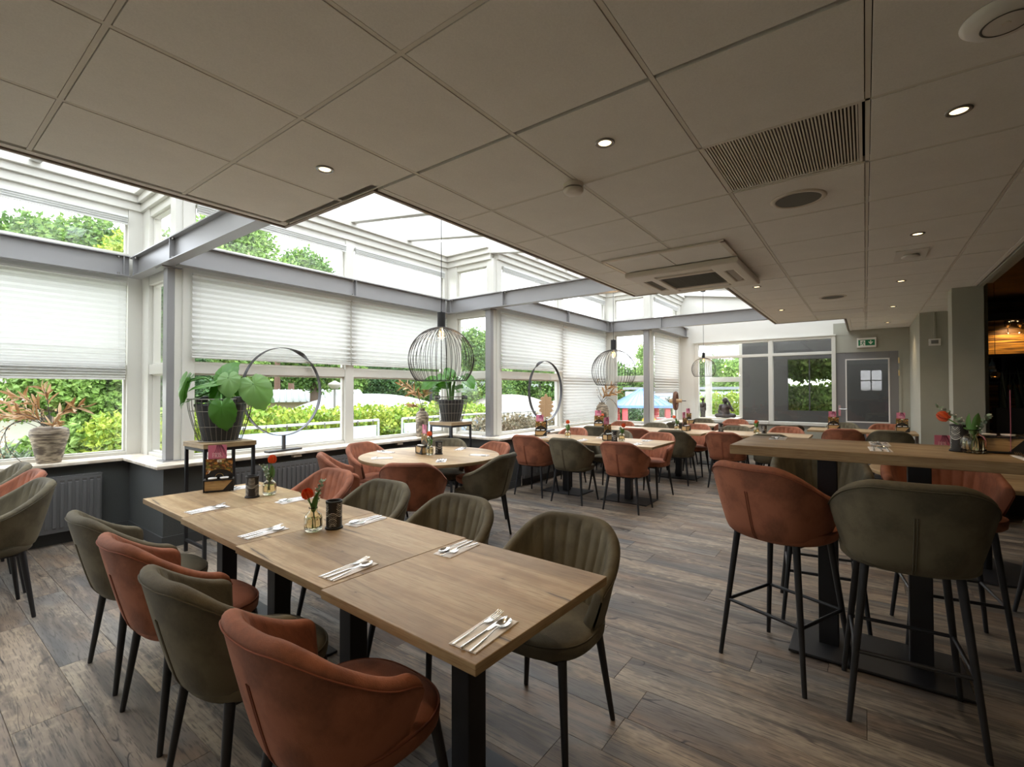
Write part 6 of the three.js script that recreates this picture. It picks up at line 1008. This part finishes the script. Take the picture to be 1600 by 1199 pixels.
function banner(label, x0, z0, x1, z1, seed) {
  const dx = x1 - x0, dz = z1 - z0, L = Math.hypot(dx, dz), o = thing('banner_fence', label, 'fence', [(x0 + x1) / 2, GY, (z0 + z1) / 2], Math.atan2(-dz, dx)), top = 1.79, galv = std({ color: lc(0.62, 0.63, 0.64), roughness: 0.4, metalness: 0.5 });
  part('rail', bar(V(-L / 2, top, 0), V(L / 2, top, 0), 0.024), galv, o); part('rail', bar(V(-L / 2, 0.55, 0), V(L / 2, 0.55, 0), 0.02), galv, o); for (const x of [-L / 2, L / 2]) part('post', bar(V(x, 0, 0), V(x, top, 0), 0.024), galv, o);
  const g = bx(L - 0.1, top - 0.72, 0.006, 0, (top + 0.6) / 2 - 0.04, 0); part('banner', g, std({ map: bannerTex(seed), roughness: 0.6 }), o); const tie = []; for (let k = 0; k < L / 0.35; k++) tie.push(bx(0.012, 0.09, 0.012, -L / 2 + 0.15 + k * 0.35, top - 0.03, 0.022)); part('tie', mg(tie), M.slot, o);
}
banner('galvanised fence with a printed sky banner behind the near ring', -7.9, -3.3, -7.9, -6.05, 91);
banner('galvanised fence with a printed banner right of the gap', -7.85, -6.62, -7.75, -9.3, 417);
banner('galvanised fence with a printed banner beyond the second column', -7.75, -9.45, -7.6, -12.6, 733);
for (const [x, z, h, l] of [[-8.6, -5.9, 1.9, 'short black garden post by the gap in the banner fence'], [-11.6, -11.0, 2.7, 'thin black flue standing above the white canopy'], [-8.4, -8.4, 2.0, 'black garden post right of the first pendant']]) { const t = thing('garden_post', l, 'post', [x, GY, z]); part('shaft', bar(V(0, 0, 0), V(0, h, 0), 0.05, 0.05, 12), M.black, t); part('cap', cyl(0.055, 0.055, 0.02, 0, h, 0, 12), M.black, t); }
// canopies
const cloth = std({ color: lc(0.4, 0.395, 0.39), roughness: 0.8 }), cloth2 = std({ color: lc(0.33, 0.3, 0.265), roughness: 0.8 });
function canopy(label, x, z, rx, rz, y0, y1, yaw, m) {
  const o = thing('canopy', label, 'canopy', [x, GY, z], yaw), pos = [], idx = [], R = 10, N = 48; for (let i = 0; i <= R; i++) for (let k = 0; k < N; k++) { const a = k / N * 6.2832, t = i / R; pos.push(rx * t * Math.cos(a), y1 - GY - (y1 - y0) * Math.pow(t, 2.2) + 0.02 * Math.cos(a * 12) * t, rz * t * Math.sin(a)); }
  for (let k = 0; k < N; k++) { const a = k / N * 6.2832; pos.push(rx * 1.005 * Math.cos(a), y0 - GY - 0.14, rz * 1.005 * Math.sin(a)); }
  for (let i = 0; i <= R; i++) for (let k = 0; k < N; k++) { const a = i * N + k, b = i * N + (k + 1) % N; idx.push(a, b, a + N, b, b + N, a + N); }
  const g = new THREE.BufferGeometry(); g.setAttribute('position', new THREE.Float32BufferAttribute(pos, 3)); g.setIndex(idx); g.computeVertexNormals(); part('roof_cloth', g, m, o);
  for (let k = 0; k < 6; k++) { const a = k * Math.PI / 3 + 0.3; part('post', bar(V(rx * 0.9 * Math.cos(a), 0, rz * 0.9 * Math.sin(a)), V(rx * 0.9 * Math.cos(a), y0 - GY, rz * 0.9 * Math.sin(a)), 0.05), M.grille, o); }
}
canopy('large white domed canopy roof behind the lime hedge', -14.9, -11.0, 3.0, 2.0, 0.62, 1.26, 0.7, cloth);
canopy('cream domed canopy roof behind the second steel column', -12.9, -16.9, 2.4, 1.7, 0.45, 1.2, 0.5, cloth2);
canopy('cream canopy roof seen through the far ring sculpture', -9.9, -17.6, 1.5, 1.3, 0.5, 1.1, 0.4, cloth2);
{
  // play house with a blue pyramid roof
  const o = thing('play_house', 'playground shelter with a blue ribbed pyramid roof on red posts', 'play house', [-7.6, GY, -19.3], 0.6), blue = std({ color: lc(0.16, 0.28, 0.72), roughness: 0.5 }), red = std({ color: lc(0.68, 0.1, 0.12), roughness: 0.5 });
  const roof = new THREE.ConeGeometry(1.5, 0.72, 4, 1); roof.rotateY(Math.PI / 4); roof.translate(0, 2.1, 0); part('roof', roof, blue, o); part('eave', mg(bx(2.14, 0.1, 0.05, 0, 1.71, 1.05), bx(2.14, 0.1, 0.05, 0, 1.71, -1.05), bx(0.05, 0.1, 2.1, 1.05, 1.71, 0), bx(0.05, 0.1, 2.1, -1.05, 1.71, 0)), blue, o);
  const rb = []; for (let f = 0; f < 4; f++) for (let k = -4; k <= 4; k++) { const e = V(k * 0.25, 1.75, 1.06), t = V(k * 0.02, 2.44, 0.04); const b = bar(e, t, 0.014, 0.008, 5); b.rotateY(f * Math.PI / 2); rb.push(b); } part('roof_rib', mg(rb), blue, o);
  for (const sx of [-1, 1]) for (const sz of [-1, 1]) part('post', bx(0.2, 1.7, 0.2, sx * 0.85, 0.85, sz * 0.85, 0.02), red, o);
  const y = thing('play_disc', 'yellow round play panel under the blue roof', 'play panel', [-7.0, GY, -18.6], 0.4); part('disc', (() => { const g = new THREE.CylinderGeometry(0.3, 0.3, 0.08, 32); g.rotateX(Math.PI / 2); g.translate(0, 1.05, 0); return g; })(), std({ color: lc(0.85, 0.5, 0.06), roughness: 0.5 }), y); part('post', bar(V(0, 0, 0), V(0, 0.8, 0), 0.05), red, y);
  const r = thing('play_barrel', 'small red play post beside the yellow disc', 'play post', [-6.5, GY, -18.6]); part('drum', cyl(0.17, 0.17, 1.25, 0, 0, 0, 20), red, r); part('cap', cyl(0.18, 0.18, 0.04, 0, 1.25, 0, 20), cloth, r);
  const s = thing('slide', 'blue slide beside the red posts', 'slide', [-6.1, GY, -19.3], 0.5); part('chute', mg(bar(V(0, 1.5, 0), V(0.5, 0.1, 0.6), 0.14, 0.14, 8)), blue, s); part('ladder', bar(V(0, 0, 0), V(0, 1.5, 0), 0.05), red, s);
  // houses
  const hs = thing('thatched_house', 'white house with a steep grey thatched roof in the left window', 'house', [-31.5, GY, -4.6], 1.35); part('wall', bx(9, 2.4, 6, 0, 1.2, 0), std({ color: lc(0.7, 0.68, 0.62), roughness: 0.9 }), hs); const p = new THREE.Shape(); p.moveTo(-4.2, 0); p.lineTo(4.2, 0); p.lineTo(0, 4.4); p.closePath(); const rf = new THREE.ExtrudeGeometry(p, { depth: 9.6, bevelEnabled: true, bevelSize: 0.12, bevelThickness: 0.12, bevelSegments: 2 }); rf.rotateY(Math.PI / 2); rf.translate(-4.8, 2.2, 0); part('thatch_roof', rf, std({ color: lc(0.3, 0.26, 0.25), roughness: 1, map: plasterMap }), hs); for (const x of [-2.6, 0.6, 2.8]) { const w = part('window', bx(0.9, 1.0, 0.06, x, 1.3, 3.02), M.frame, hs); part('pane', bx(0.74, 0.84, 0.04, x, 1.3, 3.04), M.slot, w); }
  const fp = thing('panel_fence', 'dark grey panel fence with pale wooden posts in the left window', 'fence', [-19.2, GY, -4.3], 1.4); for (let k = 0; k < 3; k++) for (let b = 0; b < 6; b++) part('board', bx(0.72, 0.29, 0.03, -0.78 + k * 0.78, 0.2 + b * 0.3, 0), std({ color: lc(0.05, 0.052, 0.06), roughness: 0.8 }), fp); for (let k = 0; k < 4; k++) part('post', bx(0.06, 1.95, 0.06, -1.17 + k * 0.78, 0.975, 0.02), M.carved, fp);
  const bg = thing('bungalow', 'low bungalow with a pale green ribbed roof behind the near ring', 'house', [-22.5, GY, -11.6], 1.1); part('wall', bx(6.5, 1.9, 4, 0, 0.95, 0), std({ color: lc(0.5, 0.42, 0.33), roughness: 0.9 }), bg); const q = new THREE.Shape(); q.moveTo(-2.6, 0); q.lineTo(2.6, 0); q.lineTo(0, 0.55); q.closePath(); const rg = new THREE.ExtrudeGeometry(q, { depth: 7.2, bevelEnabled: false }); rg.rotateY(Math.PI / 2); rg.translate(-3.6, 1.88, 0); part('roof', rg, std({ color: lc(0.42, 0.45, 0.42), roughness: 0.8 }), bg); const rbs = []; for (let k = 0; k < 26; k++) rbs.push(bar(V(-3.5 + k * 0.28, 1.9, 2.58), V(-3.5 + k * 0.28, 2.44, 0), 0.03, 0.03, 5)); part('roof_rib', mg(rbs), std({ color: lc(0.42, 0.45, 0.42), roughness: 0.8 }), bg); const w2 = part('window', bx(1.2, 0.8, 0.06, 0.5, 1.1, 2.02), M.frame, bg); part('pane', bx(1.05, 0.66, 0.04, 0.5, 1.1, 2.04), M.slot, w2);
  const wb = thing('white_building', 'long low white building with a pale blue band in the annex window', 'house', [-5.0, GY, -23.6]); part('wall', bx(9, 2.3, 3, 0, 1.15, 0), std({ color: lc(0.72, 0.73, 0.75), roughness: 0.8 }), wb); part('roof_edge', bx(9.2, 0.12, 3.2, 0, 2.46, 0), std({ color: lc(0.25, 0.26, 0.28), roughness: 0.7 }), wb); part('band', bx(9.02, 0.22, 0.04, 0, 2.2, 1.51), std({ color: lc(0.5, 0.6, 0.78), roughness: 0.7 }), wb);
  const lp = thing('lamp_post', 'slim lamp post with a mushroom head beyond the near ring', 'lamp post', [-14.2, GY, -9.1]); part('pole', bar(V(0, 0, 0), V(0, 2.45, 0), 0.035), M.grille, lp); part('head', lathe([[0, 2.72], [0.2, 2.62], [0.22, 2.56], [0.1, 2.44], [0, 2.44]], 24), cloth2, lp);
}
renderer.render(scene, camera);
